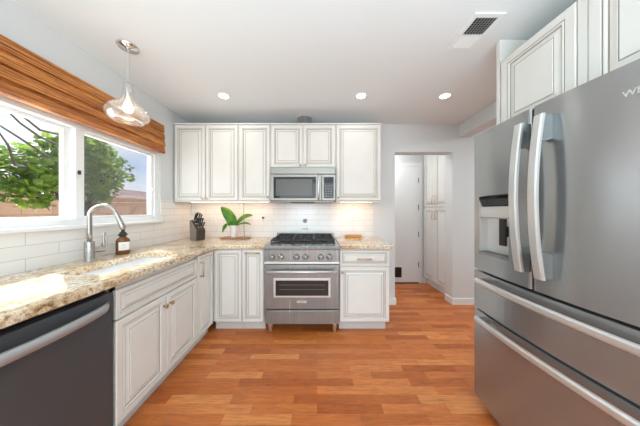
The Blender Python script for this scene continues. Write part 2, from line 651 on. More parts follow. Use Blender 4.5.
# tile
tz0, tz1 = 0.915, 1.384
tt = 0.006
mb = MB()
mb.box((XL, YB - tt, tz0), (0.758, YB, tz1), M_tile_back)
struct('trim_1', mb)
mb = MB()
mb.box((XL, -0.6, tz0), (XL + tt, WY0, tz1), M_tile_left)
mb.box((XL, WY0, tz0), (XL + tt, WY1, WZ0), M_tile_left)
mb.box((XL, WY1, tz0), (XL + tt, YB - tt, tz1), M_tile_left)
struct('trim_2', mb)
# baseboards
def baseboard(name, a, b, face):
    mb = MB()
    mb.box(a, b, M_trim, 0.003, 1)
    struct(name, mb)
bh = 0.09
baseboard('baseboard_back_right', (DX1 - 0.014, YB - 0.014, 0), (4.1, YB, bh), 0)
baseboard('baseboard_back_left', (0.76, YB - 0.014, 0), (DX0 + 0.014, YB, bh), 0)
baseboard('baseboard_jamb_right', (DX1 - 0.014, YB, 0), (DX1, YB + T, bh), 0)
baseboard('baseboard_jamb_left', (DX0, YB, 0), (DX0 + 0.014, YB + T, bh), 0)
baseboard('baseboard_hall', (1.86, FY - 0.014, 0), (1.92, FY, bh), 0)

# ------------------------------------------------------------------ window
win = MB()
fx0, fx1 = -1.80, -1.715
fr = 0.055
win.box((fx0, WY0, WZ0), (fx1, WY0 + fr, WZ1), M_vinyl, 0.003, 1)
win.box((fx0, WY1 - fr, WZ0), (fx1, WY1, WZ1), M_vinyl, 0.003, 1)
win.box((fx0, WY0 + fr, WZ0), (fx1, WY1 - fr, WZ0 + 0.045), M_vinyl, 0.003, 1)
win.box((fx0, WY0 + fr, WZ1 - 0.06), (fx1, WY1 - fr, WZ1), M_vinyl, 0.003, 1)
window = struct('window_1', win)
def sash(name, y0, y1, x0, x1, st=0.028, meet_l=None, meet_r=None):
    mb = MB()
    z0, z1 = WZ0 + 0.045, WZ1 - 0.06
    l = meet_l or st
    r = meet_r or st
    mb.box((x0, y0, z0), (x1, y0 + l, z1), M_vinyl, 0.002, 1)
    mb.box((x0, y1 - r, z0), (x1, y1, z1), M_vinyl, 0.002, 1)
    mb.box((x0, y0 + l, z0), (x1, y1 - r, z0 + 0.018), M_vinyl, 0.002, 1)
    mb.box((x0, y0 + l, z1 - 0.022), (x1, y1 - r, z1), M_vinyl, 0.002, 1)
    o = mb.build(name, window)
    xm = (x0 + x1) / 2
    p = MB().box((xm - 0.002, y0 + l - 0.002, z0 + 0.016), (xm + 0.002, y1 - r + 0.002, z1 - 0.02), M_pane)
    p.build('pane', o)
    return o
sash('fixed_sash', WY0 + fr, 1.447, -1.795, -1.765, meet_r=0.05)
s2 = sash('sliding_sash', 1.440, WY1 - fr, -1.760, -1.730, meet_l=0.055)
mb = MB()
mb.box((-1.730, 1.452, 1.53), (-1.718, 1.466, 1.56), M_black, 0.003)
mb.box((-1.722, 1.444, 1.538), (-1.712, 1.458, 1.546), M_black, 0.002)
tag(mb.build('latch', s2), 'small black latch')
mb = MB()
mb.box((-1.730, 2.10, 1.47), (-1.716, 2.118, 1.50), M_vinyl, 0.003)
mb.build('stop', s2)
MB().box((-1.812, 1.47, WZ0 + 0.01), (-1.808, WY1 - 0.01, WZ1 - 0.01), M_screen).build('insect_screen', window)
# sill
mb = MB()
mb.box((-1.716, WY0 - 0.04, WZ0 - 0.022), (-1.662, WY1 - 0.005, WZ0 + 0.003), M_trim, 0.004)
struct('trim_3', mb)

# ------------------------------------------------------------------ panel doors
PROF = [(0, -0.019), (0, -0.003), (0.003, 0), (0.036, 0), (0.0375, -0.003), (0.0412, -0.003), (0.044, 0.0), (0.049, -0.001),
        (0.0505, -0.009), (0.0558, -0.009), (0.078, -0.002), (0.0790, -0.004), (0.0825, -0.004), (0.084, -0.001)]
GLZ = {4, 8, 11}
def panel(name, O, U, Nn, w_, h_, parent, k=1.0):
    """raised-panel front: O lower-left of its outer face, U across, Nn outward"""
    O = Vector(O); U = Vector(U); Nn = Vector(Nn); V = Vector((0, 0, 1))
    mb = MB()
    k = min(k, (min(w_, h_) / 2 - 0.012) / 0.084)
    rings = []
    for ins, n in PROF:
        i = ins * k
        rings.append([mb.bm.verts.new(O + U * a + V * b + Nn * n) for a, b in ((i, i), (w_ - i, i), (w_ - i, h_ - i), (i, h_ - i))])
    for j, (A, B) in enumerate(zip(rings, rings[1:])):
        g = j in GLZ
        for q in range(4):
            f = mb.bm.faces.new([A[q], A[(q + 1) % 4], B[(q + 1) % 4], B[q]])
            f.material_index = mb.mi(M_glaze if g else M_cab)
    f = mb.bm.faces.new(rings[-1]); f.material_index = mb.mi(M_cab)
    f = mb.bm.faces.new(rings[0][::-1]); f.material_index = mb.mi(M_cab)
    return mb.build(name, parent)

def knob(p, n, parent, m=M_brass, r=0.015):
    MB().lathe([(0, 0), (0.007, 0), (0.006, 0.012), (r * 0.8, 0.016), (r, 0.021), (r * 0.8, 0.027), (0, 0.029)], p, m, n, 16).build('knob', parent)

def bar_pull(p, q, n, parent, m=M_gold, off=0.028, r=0.0055):
    p = Vector(p); q = Vector(q); n = Vector(n)
    d = (q - p).normalized()
    mb = MB()
    mb.tube([p + n * off, q + n * off], r, m, 8)
    for e in (p + d * 0.008, q - d * 0.008):
        mb.tube([e, e + n * off], r * 0.9, m, 8)
    mb.build('handle', parent)

# ------------------------------------------------------------------ base cabinets
FXL = -1.07      # door face plane of the left run
FYB = 2.09       # door face plane of the back run
TOE, TOP = 0.11, 0.875
EX = Vector((1, 0, 0)); EY = Vector((0, 1, 0))

def base_box_left(name, y0, y1, label, hollow=False):
    t = thing(name, (XL + 0.3, (y0 + y1) / 2, 0), label, 'cabinet', None)
    mb = MB()
    x1 = FXL - 0.0195
    if hollow:
        mb.box((XL + 0.01, y0, TOE), (x1, y0 + 0.018, TOP), M_cab)
        mb.box((XL + 0.01, y1 - 0.018, TOE), (x1, y1, TOP), M_cab)
        mb.box((XL + 0.01, y0, TOE), (x1, y1, TOE + 0.018), M_cab)
        mb.box((x1 - 0.018, y0, TOE), (x1, y1, TOP), M_cab)
    else:
        mb.box((XL + 0.01, y0, TOE), (x1, y1, TOP), M_cab)
    mb.build('body', t)
    MB().box((XL + 0.01, y0, 0), (FXL - 0.075, y1, TOE), M_cab_in).build('toe_kick', t)
    return t
def base_box_back(name, x0, x1, label):
    t = thing(name, ((x0 + x1) / 2, YB - 0.3, 0), label, 'cabinet', None)
    MB().box((x0, YB - 0.01, TOE), (x1, FYB + 0.0195, TOP), M_cab).build('body', t)
    MB().box((x0, YB - 0.01, 0), (x1 if x1 < 0.5 else x1 - 0.02, FYB + 0.075, TOE), M_cab_in).build('toe_kick', t)
    return t

SY0, SY1 = 1.068, 1.800
t = base_box_left('sink_cabinet', SY0, SY1, 'cream base cabinet under the sink, two doors below a false drawer front', True)
panel('false_drawer_front', (FXL, SY0 + 0.004, 0.685), EY, EX, SY1 - SY0 - 0.008, 0.155, t, 0.62)
ym = (SY0 + SY1) / 2
d1 = panel('door', (FXL, SY0 + 0.004, TOE + 0.004), EY, EX, ym - SY0 - 0.006, 0.558, t)
knob((FXL, ym - 0.028, 0.60), (1, 0, 0), d1)
d2 = panel('door', (FXL, ym + 0.002, TOE + 0.004), EY, EX, SY1 - ym - 0.006, 0.558, t)
knob((FXL, ym + 0.028, 0.60), (1, 0, 0), d2)

t = base_box_left('base_cabinet', 1.803, 2.108, 'narrow cream base cabinet with vertical brass pull, next to the inner corner')
d1 = panel('door', (FXL, 1.807, TOE + 0.004), EY, EX, 0.262, 0.745, t, 0.75)
bar_pull((FXL, 1.845, 0.66), (FXL, 1.845, 0.80), (1, 0, 0), d1, off=0.03, r=0.006)

t = base_box_back('corner_cabinet', -1.0885, -0.782, 'cream corner base cabinet with one plain door and no handle')
panel('door', (-1.064, FYB, TOE + 0.004), EX, -EY, 0.279, 0.745, t, 0.85)
t = base_box_back('pull_out_cabinet', -0.780, -0.553, 'narrow cream base cabinet with horizontal pull, left of the range')
d1 = panel('door', (-0.778, FYB, TOE + 0.004), EX, -EY, 0.217, 0.745, t, 0.8)
bar_pull((-0.745, FYB, 0.832), (-0.595, FYB, 0.832), (0, -1, 0), d1, r=0.007)

t = base_box_back('base_cabinet', 0.237, 0.755, 'cream base cabinet with a drawer over one door, right of the range')
dr = panel('drawer', (0.241, FYB, 0.694), EX, -EY, 0.510, 0.162, t, 0.6)
bar_pull((0.415, FYB, 0.768), (0.565, FYB, 0.768), (0, -1, 0), dr, r=0.007)
d1 = panel('door', (0.241, FYB, TOE + 0.004), EX, -EY, 0.510, 0.568, t, 1.0)
knob((0.262, FYB, 0.632), (0, -1, 0), d1, M_nickel, 0.013)

# ------------------------------------------------------------------ countertops
CZ0, CZ1 = 0.875, 0.915
CXE = -1.04
CYE = 2.065
poly = [(XL + tt, -0.6), (CXE, -0.6), (CXE, CYE - 0.03), (CXE + 0.03, CYE), (-0.540, CYE), (-0.540, YB - tt), (XL + tt, YB - tt)]
mb = MB()
mb.prism(poly, CZ0 + 0.0005, CZ1, 'Z', M_granite, 0.006)
ct = mb.build('countertop')
tag(ct, 'long L-shaped golden granite countertop under the window and around the left corner', 'countertop')
SX0, SX1, SKY0, SKY1 = -1.465, -1.165, 1.11, 1.69
def rrect(x0, x1, y0, y1, r, n=6):
    p = []
    for cx, cy, a0 in ((x1 - r, y1 - r, 0), (x0 + r, y1 - r, 90), (x0 + r, y0 + r, 180), (x1 - r, y0 + r, 270)):
        for k in range(n + 1):
            a = R(a0 + 90 * k / n)
            p.append((cx + r * math.cos(a), cy + r * math.sin(a)))
    return p
cut = MB().prism(rrect(SX0, SX1, SKY0, SKY1, 0.035), 0.80, 1.0, 'Z', M_granite).build('cutter')
boolean(ct, cut)
mb = MB()
mb.prism([(0.236, CYE), (0.796, CYE), (0.796, YB - tt), (0.236, YB - tt)], CZ0 + 0.0005, CZ1, 'Z', M_granite, 0.006)
tag(mb.build('countertop'), 'short golden granite countertop to the right of the range', 'countertop')

# sink
mb = MB()
outer = rrect(SX0 - 0.004, SX1 + 0.004, SKY0 - 0.004, SKY1 + 0.004, 0.038)
inner = rrect(SX0 + 0.01, SX1 - 0.01, SKY0 + 0.01, SKY1 - 0.01, 0.045)
flo = rrect(SX0 + 0.03, SX1 - 0.03, SKY0 + 0.03, SKY1 - 0.03, 0.03)
out2 = rrect(SX0 - 0.02, SX1 + 0.02, SKY0 - 0.02, SKY1 + 0.02, 0.05)
loops = [(out2, 0.68), (out2, 0.8735), (outer, 0.8735), (inner, 0.73), (flo, 0.70)]
rr = [[mb.bm.verts.new((p[0], p[1], z)) for p in lp] for lp, z in loops]
mi_ = mb.mi(M_sink)
for A, B in zip(rr, rr[1:]):
    for k in range(len(A)):
        f = mb.bm.faces.new([A[k], A[(k + 1) % len(A)], B[(k + 1) % len(A)], B[k]])
        f.material_index = mi_; f.smooth = True
f = mb.bm.faces.new(rr[-1]); f.material_index = mi_
f = mb.bm.faces.new(rr[0][::-1]); f.material_index = mi_
sk = thing('sink', (-1.33, 1.405, 0.68), 'white undermount kitchen sink set in the granite below the faucet', 'sink')
mb.build('basin', sk)
MB().lathe([(0, 0.004), (0.02, 0.003), (0.045, 0.004), (0.055, 0.001), (0.055, 0)], (-1.33, 1.405, 0.7005), M_chrome, seg=24).build('drain', sk)

# ------------------------------------------------------------------ faucet
fb = Vector((-1.59, 1.405, CZ1))
t = thing('faucet', fb, 'brushed nickel gooseneck pull-down kitchen faucet behind the sink', 'faucet')
MB().lathe([(0, 0), (0.030, 0), (0.030, 0.004), (0.0265, 0.006), (0.0265, 0.133), (0.024, 0.138), (0, 0.138)], fb, M_nickel, seg=28).build('base', t)
pts = []
d = Vector((0.95, 0.30, 0)).normalized()
r_ = 0.075
top = fb.z + 0.315
for z in (fb.z + 0.135, fb.z + 0.20, fb.z + 0.27):
    pts.append(Vector((fb.x, fb.y, z)))
for k in range(0, 17):
    a = R(180 - 10 * k)
    pts.append(Vector((fb.x, fb.y, top)) + d * (r_ + r_ * math.cos(a)) + Vector((0, 0, 1)) * (r_ * 1.0 * math.sin(a)))
end = pts[-1]
dirn = (pts[-1] - pts[-2]).normalized()
MB().tube(pts, 0.0135, M_nickel, 18).build('spout', t)
dn = (dirn + Vector((0, 0, -0.2))).normalized()
MB().lathe([(0, -0.004), (0.0135, -0.004), (0.0135, 0.0), (0.0125, 0.004), (0.0145, 0.012), (0.0175, 0.10), (0.0175, 0.125), (0.014, 0.13), (0, 0.13)], end, M_nickel, dn, 20).build('spray_head', t)
hb = fb + Vector((0.0, 0.024, 0.075))
MB().cyl(hb, hb + Vector((0.028, 0.052, 0.0)), 0.021, M_nickel).build('valve', t)
hp = hb + Vector((0.022, 0.042, 0.0))
MB().tube([hp, hp + Vector((0.003, 0.006, 0.05)), hp + Vector((0.0, 0.004, 0.085)), hp + Vector((0.004, 0.010, 0.12))], 0.008, M_nickel, 10, rad=[0.013, 0.009, 0.007, 0.009]).build('lever', t)

# soap bottle
sb = Vector((-1.588, 1.645, CZ1))
t = thing('soap_dispenser', sb, 'amber glass soap bottle with black pump and white paper label beside the faucet', 'soap bottle')
MB().lathe([(0, 0), (0.040, 0), (0.044, 0.005), (0.044, 0.105), (0.040, 0.122), (0.022, 0.136), (0.020, 0.15), (0, 0.15)], sb, M_amber, seg=28).build('bottle', t)
mb = MB()
mb.lathe([(0, 0.1495), (0.024, 0.1495), (0.030, 0.153), (0.030, 0.160), (0.022, 0.167), (0.022, 0.176), (0.012, 0.182), (0.010, 0.20), (0.013, 0.203), (0.013, 0.214), (0, 0.214)], sb, M_black, seg=20)
mb.tube([sb + Vector((0, 0, 0.208)), sb + Vector((0.028, -0.02, 0.208)), sb + Vector((0.036, -0.026, 0.200))], 0.005, M_black, 8)
mb.build('pump', t)
mb = MB()
for k in range(8):
    a0 = R(-82 + 13 * k); a1 = R(-82 + 13 * (k + 1))
    rr_ = 0.0446
    mb.face([sb + Vector((rr_ * math.cos(a), rr_ * math.sin(a), z)) for a, z in ((a0, 0.035), (a1, 0.035), (a1, 0.10), (a0, 0.10))], M_soap)
lb = mb.build('paper_label', t)
mb = MB()
rr_ = 0.0452
for z, a_, b_ in ((0.078, -55, -20), (0.068, -50, -25), (0.052, -58, -16)):
    for k in range(4):
        a0 = R(a_ + (b_ - a_) * k / 4); a1 = R(a_ + (b_ - a_) * (k + 0.7) / 4)
        mb.face([sb + Vector((rr_ * math.cos(a), rr_ * math.sin(a), z + q)) for a, q in ((a0, 0), (a1, 0), (a1, 0.003), (a0, 0.003))], M_mark)
mb.build('print', lb)

# ------------------------------------------------------------------ dishwasher
t = thing('dishwasher', (-1.38, 0.76, 0), 'dark stainless dishwasher with curved bar handle under the granite counter', 'dishwasher')
DY0, DY1 = 0.46, 1.060
MB().box((XL + 0.02, DY0 + 0.005, 0.10), (FXL - 0.045, DY1 - 0.003, 0.866), M_black).build('body', t)
MB().box((XL + 0.05, DY0 + 0.01, 0), (FXL - 0.075, DY1 - 0.01, 0.10), M_black).build('toe_kick', t)
dd = MB().box((FXL - 0.044, DY0 + 0.003, 0.105), (FXL, DY1 - 0.003, 0.842), M_dw, 0.006, 3).build('door', t)
mb = MB()
pp, pr = [], []
n_ = 18
mbh = []
for k in range(n_ + 1):
    u = k / n_
    y = DY0 + 0.03 + u * (DY1 - DY0 - 0.06)
    bow = 1 - (2 * u - 1) ** 2
    mbh.append((y, FXL + 0.004 + 0.058 * bow ** 0.6))
ring = []
for y, x in mbh:
    hh = 0.023
    ring.append([mb.bm.verts.new(q) for q in ((x - 0.012, y, 0.782 - hh), (x, y, 0.782 - hh + 0.006), (x + 0.003, y, 0.782), (x, y, 0.782 + hh - 0.004), (x - 0.012, y, 0.782 + hh))])
idx = mb.mi(M_dwh)
for A, B in zip(ring, ring[1:]):
    for k in range(5):
        f = mb.bm.faces.new([A[k], A[(k + 1) % 5], B[(k + 1) % 5], B[k]]); f.material_index = idx; f.smooth = True
mb.bm.faces.new(ring[0]); mb.bm.faces.new(ring[-1])
mb.build('handle', dd)
t = thing('base_cabinet', (-1.38, -0.1, 0), 'cream base cabinet at the near end of the window counter, beyond the dishwasher', 'cabinet')
MB().box((XL + 0.01, -0.59, TOE), (FXL - 0.0195, 0.452, TOP), M_cab).build('body', t)
MB().box((XL + 0.01, -0.59, 0), (FXL - 0.075, 0.452, TOE), M_cab_in).build('toe_kick', t)
panel('door', (FXL, -0.585, TOE + 0.004), EY, EX, 0.51, 0.745, t)
panel('door', (FXL, -0.07, TOE + 0.004), EY, EX, 0.515, 0.745, t)

# ------------------------------------------------------------------ upper cabinets
UZ0, UZ1 = 1.384, 2.286
UY = 2.37
def upper(name, x0, x1, z0, label, doors, group=None):
    t = thing(name, ((x0 + x1) / 2, YB - 0.17, z0), label, 'cabinet', group)
    mb = MB()
    mb.box((x0, YB - 0.0005, z0), (x1, UY + 0.0195, UZ1), M_cab)
    mb.build('body', t)
    MB().box((x0, UY + 0.021, UZ1 - 0.001), (x1, UY - 0.008, UZ1 + 0.014), M_cab, 0.003).build('top_moulding', t)
    if z0 < 1.5:
        MB().box((x0, UY + 0.04, z0 - 0.012), (x1, UY + 0.005, z0 - 0.0005), M_cab).build('light_rail', t)
    res = []
    for a, b in doors:
        res.append(panel('door', (a, UY, z0 + 0.006), EX, -EY, b - a, UZ1 - z0 - 0.012, t, 0.95))
    return t, res
t, ds = upper('upper_cabinet', -1.690, -0.930, UZ0, 'cream two-door upper cabinet in the left corner beside the window', [(-1.682, -1.322), (-1.312, -0.938)])
knob((-1.348, UY, 1.415), (0, -1, 0), ds[0], M_gold, 0.014)
knob((-1.292, UY, 1.415), (0, -1, 0), ds[1], M_gold, 0.014)
t, ds = upper('upper_cabinet', -0.928, -0.550, UZ0, 'cream single-door upper cabinet immediately left of the microwave', [(-0.920, -0.558)])
knob((-0.578, UY, 1.43), (0, -1, 0), ds[0], M_nickel, 0.012)
t, ds = upper('upper_cabinet', -0.548, 0.220, 1.778, 'short cream two-door upper cabinet above the microwave', [(-0.540, -0.170), (-0.160, 0.212)])
knob((-0.196, UY, 1.808), (0, -1, 0), ds[0], M_gold, 0.014)
knob((-0.136, UY, 1.808), (0, -1, 0), ds[1], M_gold, 0.014)
t, ds = upper('upper_cabinet', 0.222, 0.757, UZ0, 'cream single-door upper cabinet immediately right of the microwave', [(0.232, 0.749)])
knob((0.250, UY, 1.425), (0, -1, 0), ds[0], M_nickel, 0.012)

# duct
mb = MB()
mb.lathe([(0, 0), (0.090, 0), (0.090, 0.03), (0.094, 0.033), (0.094, 0.040), (0.090, 0.043), (0.090, 0.145), (0, 0.145)], (-0.155, 2.56, 2.2935), M_duct, seg=28)
tag(mb.build('vent_duct'), 'short round grey metal duct between cabinet top and ceiling', 'duct')

# under-cabinet strip lights
for x0, x1, lab, e in ((-1.60, -0.62, 'slim warm under-cabinet light bar over the knife block and potted orchid', 0.85), (0.29, 0.70, 'slim warm under-cabinet light bar over the counter right of the range', 0.6)):
    t = thing('under_cabinet_light', ((x0 + x1) / 2, 2.56, UZ0 - 0.014), lab, 'light')
    MB().box((x0, 2.54, UZ0 - 0.008), (x1, 2.58, UZ0 - 0.0003), M_trim).build('housing', t)
    MB().box((x0 + 0.01, 2.545, UZ0 - 0.0105), (x1 - 0.01, 2.575, UZ0 - 0.0082), M_strip).build('lens', t)
    lamp('under_cabinet_glow', 'AREA', ((x0 + x1) / 2, 2.56, UZ0 - 0.02), e, (1.0, 0.58, 0.32), (0, 0.15, -1), shape='RECTANGLE', size=x1 - x0, size_y=0.03)

# ------------------------------------------------------------------ microwave
t = thing('microwave', (-0.162, 2.5, 1.372), 'stainless over-the-range microwave with dark window above the stove', 'microwave')
mx0, mx1 = -0.537, 0.212
MB().box((mx0 + 0.004, YB - 0.008, 1.378), (mx1 - 0.004, 2.345, 1.772), M_case).build('body', t)
MB().box((mx0, 2.344, 1.695), (mx1, 2.320, 1.772), M_mw, 0.003).build('vent_strip', t)
md = MB().box((mx0, 2.344, 1.385), (0.052, 2.314, 1.690), M_mw, 0.005).build('door', t)
MB().box((-0.500, 2.316, 1.412), (-0.012, 2.3115, 1.660), M_blackglass, 0.002, 1).build('window', md)
MB().box((-0.475, 2.313, 1.440), (-0.055, 2.3105, 1.632), mat('microwave_mesh', (0.10, 0.095, 0.09), 0.25), 0.001, 1).build('window_screen', md)
mb = MB()
mb.tube([(0.018, 2.314, 1.672), (0.018, 2.288, 1.660), (0.018, 2.276, 1.60), (0.018, 2.272, 1.537), (0.018, 2.276, 1.475), (0.018, 2.288, 1.415), (0.018, 2.314, 1.403)], 0.012, M_fridge_hi, 12)
mb.build('handle', md)
cp = MB().box((0.055, 2.344, 1.385), (mx1, 2.316, 1.690), M_mw, 0.005).build('control_panel', t)
MB().box((0.078, 2.318, 1.412), (0.192, 2.3125, 1.658), M_blackglass, 0.002, 1).build('display', cp)
mb = MB()
for i in range(3):
    for j in range(5):
        mb.box((0.094 + i * 0.031, 2.3130, 1.43 + j * 0.030), (0.112 + i * 0.031, 2.3117, 1.440 + j * 0.030), M_grey)
mb.build('keypad', cp)
MB().box((mx0 + 0.02, 2.34, 1.372), (mx1 - 0.02, 2.66, 1.3785), M_mw).build('bottom_plate', t)
MB().box((-0.31, 2.36, 1.362), (-0.03, 2.50, 1.3725), M_black, 0.003).build('filter_vent', t)
lamp('microwave_work_light', 'AREA', (-0.16, 2.56, 1.355), 0.35, (0.84, 0.90, 1.0), (0, 0.1, -1), shape='RECTANGLE', size=0.3, size_y=0.06)

# ------------------------------------------------------------------ range
RX0, RX1 = -0.533, 0.229
t = thing('range', (-0.152, 2.4, 0), 'stainless gas range with black grates and six knobs below the microwave', 'stove')
RF = 2.042
MB().box((RX0 + 0.002, RF + 0.05, 0.10), (RX1 - 0.002, YB - 0.02, 0.900), M_steel).build('body', t)
mb = MB()
prof_ = [(RF + 0.0, 0.868), (RF - 0.012, 0.876), (RF - 0.014, 0.898), (RF - 0.004, 0.914), (RF + 0.08, 0.918), (YB - 0.03, 0.918), (YB - 0.03, 0.9005), (RF + 0.05, 0.9005), (RF + 0.05, 0.868)]
mb.prism(prof_, RX0, RX1, 'X', M_steel)
mb.build('cooktop', t)
cpn = MB().prism([(RF, 0.866), (RF, 0.757), (RF + 0.049, 0.757), (RF + 0.049, 0.866)], RX0 + 0.002, RX1 - 0.002, 'X', M_steel, 0.002).build('control_panel', t)
for x in (272.3, 281.3, 296.5, 305.4, 320.9, 329.6):
    X = (x - 317) / 98.4
    kn = MB().lathe([(0, 0), (0.033, 0), (0.033, 0.006), (0.027, 0.010), (0.024, 0.012), (0.0225, 0.040), (0.019, 0.044), (0, 0.044)], (X, RF, 0.802), M_steel, (0, -1, 0), 24).build('knob', cpn)
    MB().box((X - 0.005, RF - 0.043, 0.779), (X + 0.005, RF - 0.052, 0.825), M_steel, 0.002).build('grip', kn)
MB().lathe([(0, 0), (0.006, 0), (0.005, 0.004), (0, 0.004)], (-0.075, RF, 0.806), M_black, (0, -1, 0), 12).build('igniter_button', cpn)
MB().box((RX0 + 0.001, RF + 0.04, 0.728), (RX1 - 0.001, RF - 0.018, 0.755), M_fridge_hi, 0.006, 3).build('bullnose_rail', t)
MB().box((RX0 + 0.005, RF + 0.049, 0.715), (RX1 - 0.005, RF + 0.02, 0.728), M_shadowgap).build('vent_gap', t)
od = MB().box((RX0 + 0.003, RF + 0.048, 0.268), (RX1 - 0.003, RF, 0.714), M_steel, 0.004).build('oven_door', t)
MB().box((-0.442, RF + 0.004, 0.388), (0.138, RF - 0.006, 0.584), M_fridge_hi, 0.003).build('window_frame', od)
ow = MB().box((-0.420, RF - 0.004, 0.408), (0.116, RF - 0.0075, 0.562), M_ovenglass).build('window', od)
mb = MB()
for z in (0.47, 0.515):
    mb.box((-0.385, RF - 0.0072, z), (0.081, RF - 0.0085, z + 0.003), M_grey)
mb.build('oven_rack', ow)
mb = MB()
mb.tube([(RX0 + 0.035, RF - 0.052, 0.660), (RX1 - 0.035, RF - 0.052, 0.660)], 0.0135, M_fridge_hi, 16)
for x in (RX0 + 0.05, RX1 - 0.05):
    mb.box((x - 0.012, RF + 0.001, 0.648), (x + 0.012, RF - 0.05, 0.672), M_steel, 0.003)
mb.build('handle', od)
mb = MB()
mb.box((-0.205, RF + 0.001, 0.332), (-0.105, RF - 0.003, 0.352), M_fridge_hi, 0.001, 1)
bdg = mb.build('badge', od)
mb = MB()
text_mesh(mb, 'ZLINE', 0.018, Matrix.Translation((-0.155, RF - 0.0036, 0.3355)) @ Matrix.Rotation(R(90), 4, 'X'), M_mark)
mb.build('lettering', bdg, recalc=False)
MB().box((RX0 + 0.003, RF + 0.045, 0.113), (RX1 - 0.003, RF + 0.004, 0.252), M_steel, 0.003).build('kick_panel', t)
MB().box((RX0 + 0.004, RF + 0.048, 0.2525), (RX1 - 0.004, RF + 0.02, 0.267), M_shadowgap).build('kick_gap', t)
for x in (RX0 + 0.045, RX1 - 0.045):
    for y in (RF + 0.075, YB - 0.12):
        MB().lathe([(0, 0), (0.021, 0), (0.021, 0.02), (0.026, 0.07), (0.026, 0.0999), (0, 0.0999)], (x, y, 0), M_legwood, seg=16).build('leg', t)
# cooktop pan, burners, grates
MB().box((RX0 + 0.03, RF + 0.095, 0.9185), (RX1 - 0.03, YB - 0.085, 0.9215), M_iron, 0.001, 1).build('burner_tray', t)
gx = [RX0 + 0.035 + i * (RX1 - RX0 - 0.07) / 3 for i in range(4)]
gy0, gy1 = RF + 0.105, YB - 0.095
for i in range(3):
    x0, x1 = gx[i] + 0.003, gx[i + 1] - 0.003
    xc = (x0 + x1) / 2
    for yc in (gy0 + 0.135, gy1 - 0.135):
        MB().lathe([(0, 0), (0.045, 0), (0.045, 0.008), (0.036, 0.012), (0.036, 0.018), (0.030, 0.021), (0, 0.021)], (xc, yc, 0.9217), M_iron, seg=20).build('burner', t)
    mb = MB()
    z0, z1 = 0.945, 0.962
    bw = 0.010
    for y in (gy0, gy1 - bw, (gy0 + gy1) / 2 - bw / 2):
        mb.box((x0, y, z0), (x1, y + bw, z1), M_iron, 0.002, 1)
    for x in (x0, x1 - bw):
        mb.box((x, gy0, z0), (x + bw, gy1, z1), M_iron, 0.002, 1)
    for yc in (gy0 + 0.135, gy1 - 0.135):
        for a in range(8):
            an = R(22.5 + 45 * a)
            d_ = Vector((math.cos(an), math.sin(an), 0))
            p = Vector((xc, yc, 0.957)) + d_ * 0.03
            L_ = 0.105 if abs(d_.x) < abs(d_.y) else 0.108
            q = Vector((xc, yc, 0.957)) + Vector((max(-0.108, min(0.108, d_.x * 0.13)), max(-0.125, min(0.125, d_.y * 0.13)), 0))
            mb.tube([p, q], 0.006, M_iron, 6)
    for x in (x0 + 0.006, x1 - 0.006):
        for y in (gy0 + 0.006, gy1 - 0.006):
            mb.cyl((x, y, 0.9216), (x, y, z0 + 0.002), 0.006, M_iron, 8)
    mb.build('grate', t)
mb = MB()
mb.box((RX0 + 0.003, YB - 0.075, 0.9005), (RX1 - 0.003, YB - 0.032, 0.978), M_steel, 0.004)
bgd = mb.build('backguard', t)
MB().box((RX0 + 0.03, YB - 0.0765, 0.956), (RX1 - 0.03, YB - 0.074, 0.970), M_black).build('vent_slot', bgd)

# marks on the tile above the range
cx_, cz_ = -0.162, 1.133
t = thing('wall_decal', (cx_, YB - tt, cz_), 'small grey round floral emblem over a line of lettering on tile behind the stove', 'decal')
mb = MB()
yd = YB - tt - 0.0006
pts_ = []
for k in range(72):
    a = 2 * PI * k / 72
    rr_ = 0.029 + 0.007 * math.cos(9 * a)
    pts_.append((cx_ + rr_ * math.cos(a), cz_ + rr_ * math.sin(a)))
mb.prism(pts_, yd - 0.0004, yd + 0.0004, 'Y', M_mark)
mb.build('emblem', t)
mb = MB()
for k in range(5):
    x = cx_ - 0.037 + k * 0.0155
    mb.box((x, yd - 0.0004, 1.018), (x + 0.003, yd + 0.0004, 1.034), M_mark)
    mb.box((x + 0.003, yd - 0.0004, 1.031 if k % 2 else 1.018), (x + 0.009, yd + 0.0004, 1.034 if k % 2 else 1.021), M_mark)
    mb.box((x + 0.009, yd - 0.0004, 1.018), (x + 0.012, yd + 0.0004, 1.034), M_mark)
mb.build('lettering', t)

# ------------------------------------------------------------------ outlets and cord
def outlet(x, label, dark=False, gang=1):
    w2 = 0.036 * gang
    z = 1.155
    y = YB - tt
    t = thing('wall_outlet', (x, y, z - 0.058), label, 'outlet')
    MB().box((x - w2, y - 0.005, z - 0.058), (x + w2, y - 0.0002, z + 0.058), M_outlet, 0.002).build('plate', t)
    for zz in (z - 0.021, z + 0.021):
        s_ = MB().box((x - 0.017, y - 0.0075, zz - 0.015), (x + 0.017, y - 0.0046, zz + 0.015), M_outlet, 0.002).build('socket', t)
        mb = MB()
        for dx in (-0.006, 0.006):
            mb.box((x + dx - 0.0015, y - 0.0079, zz - 0.004), (x + dx + 0.0015, y - 0.0073, zz + 0.006), M_black)
        mb.build('slot', s_)
    if dark:
        MB().box((x - 0.012, y - 0.03, z + 0.008), (x + 0.012, y - 0.0072, z + 0.034), M_black, 0.003).build('plug', t)
outlet((214 - 317) / 73.9, 'pale wall outlet on the tile between the knife block and the orchid')
outlet((263.5 - 317) / 73.9, 'pale wall outlet with a black plug, right of the orchid', True)
outlet((353 - 317) / 73.9, 'pale wall outlet on the tile above the orange wooden tray')
mb = MB()
xc = (244 - 317) / 73.9
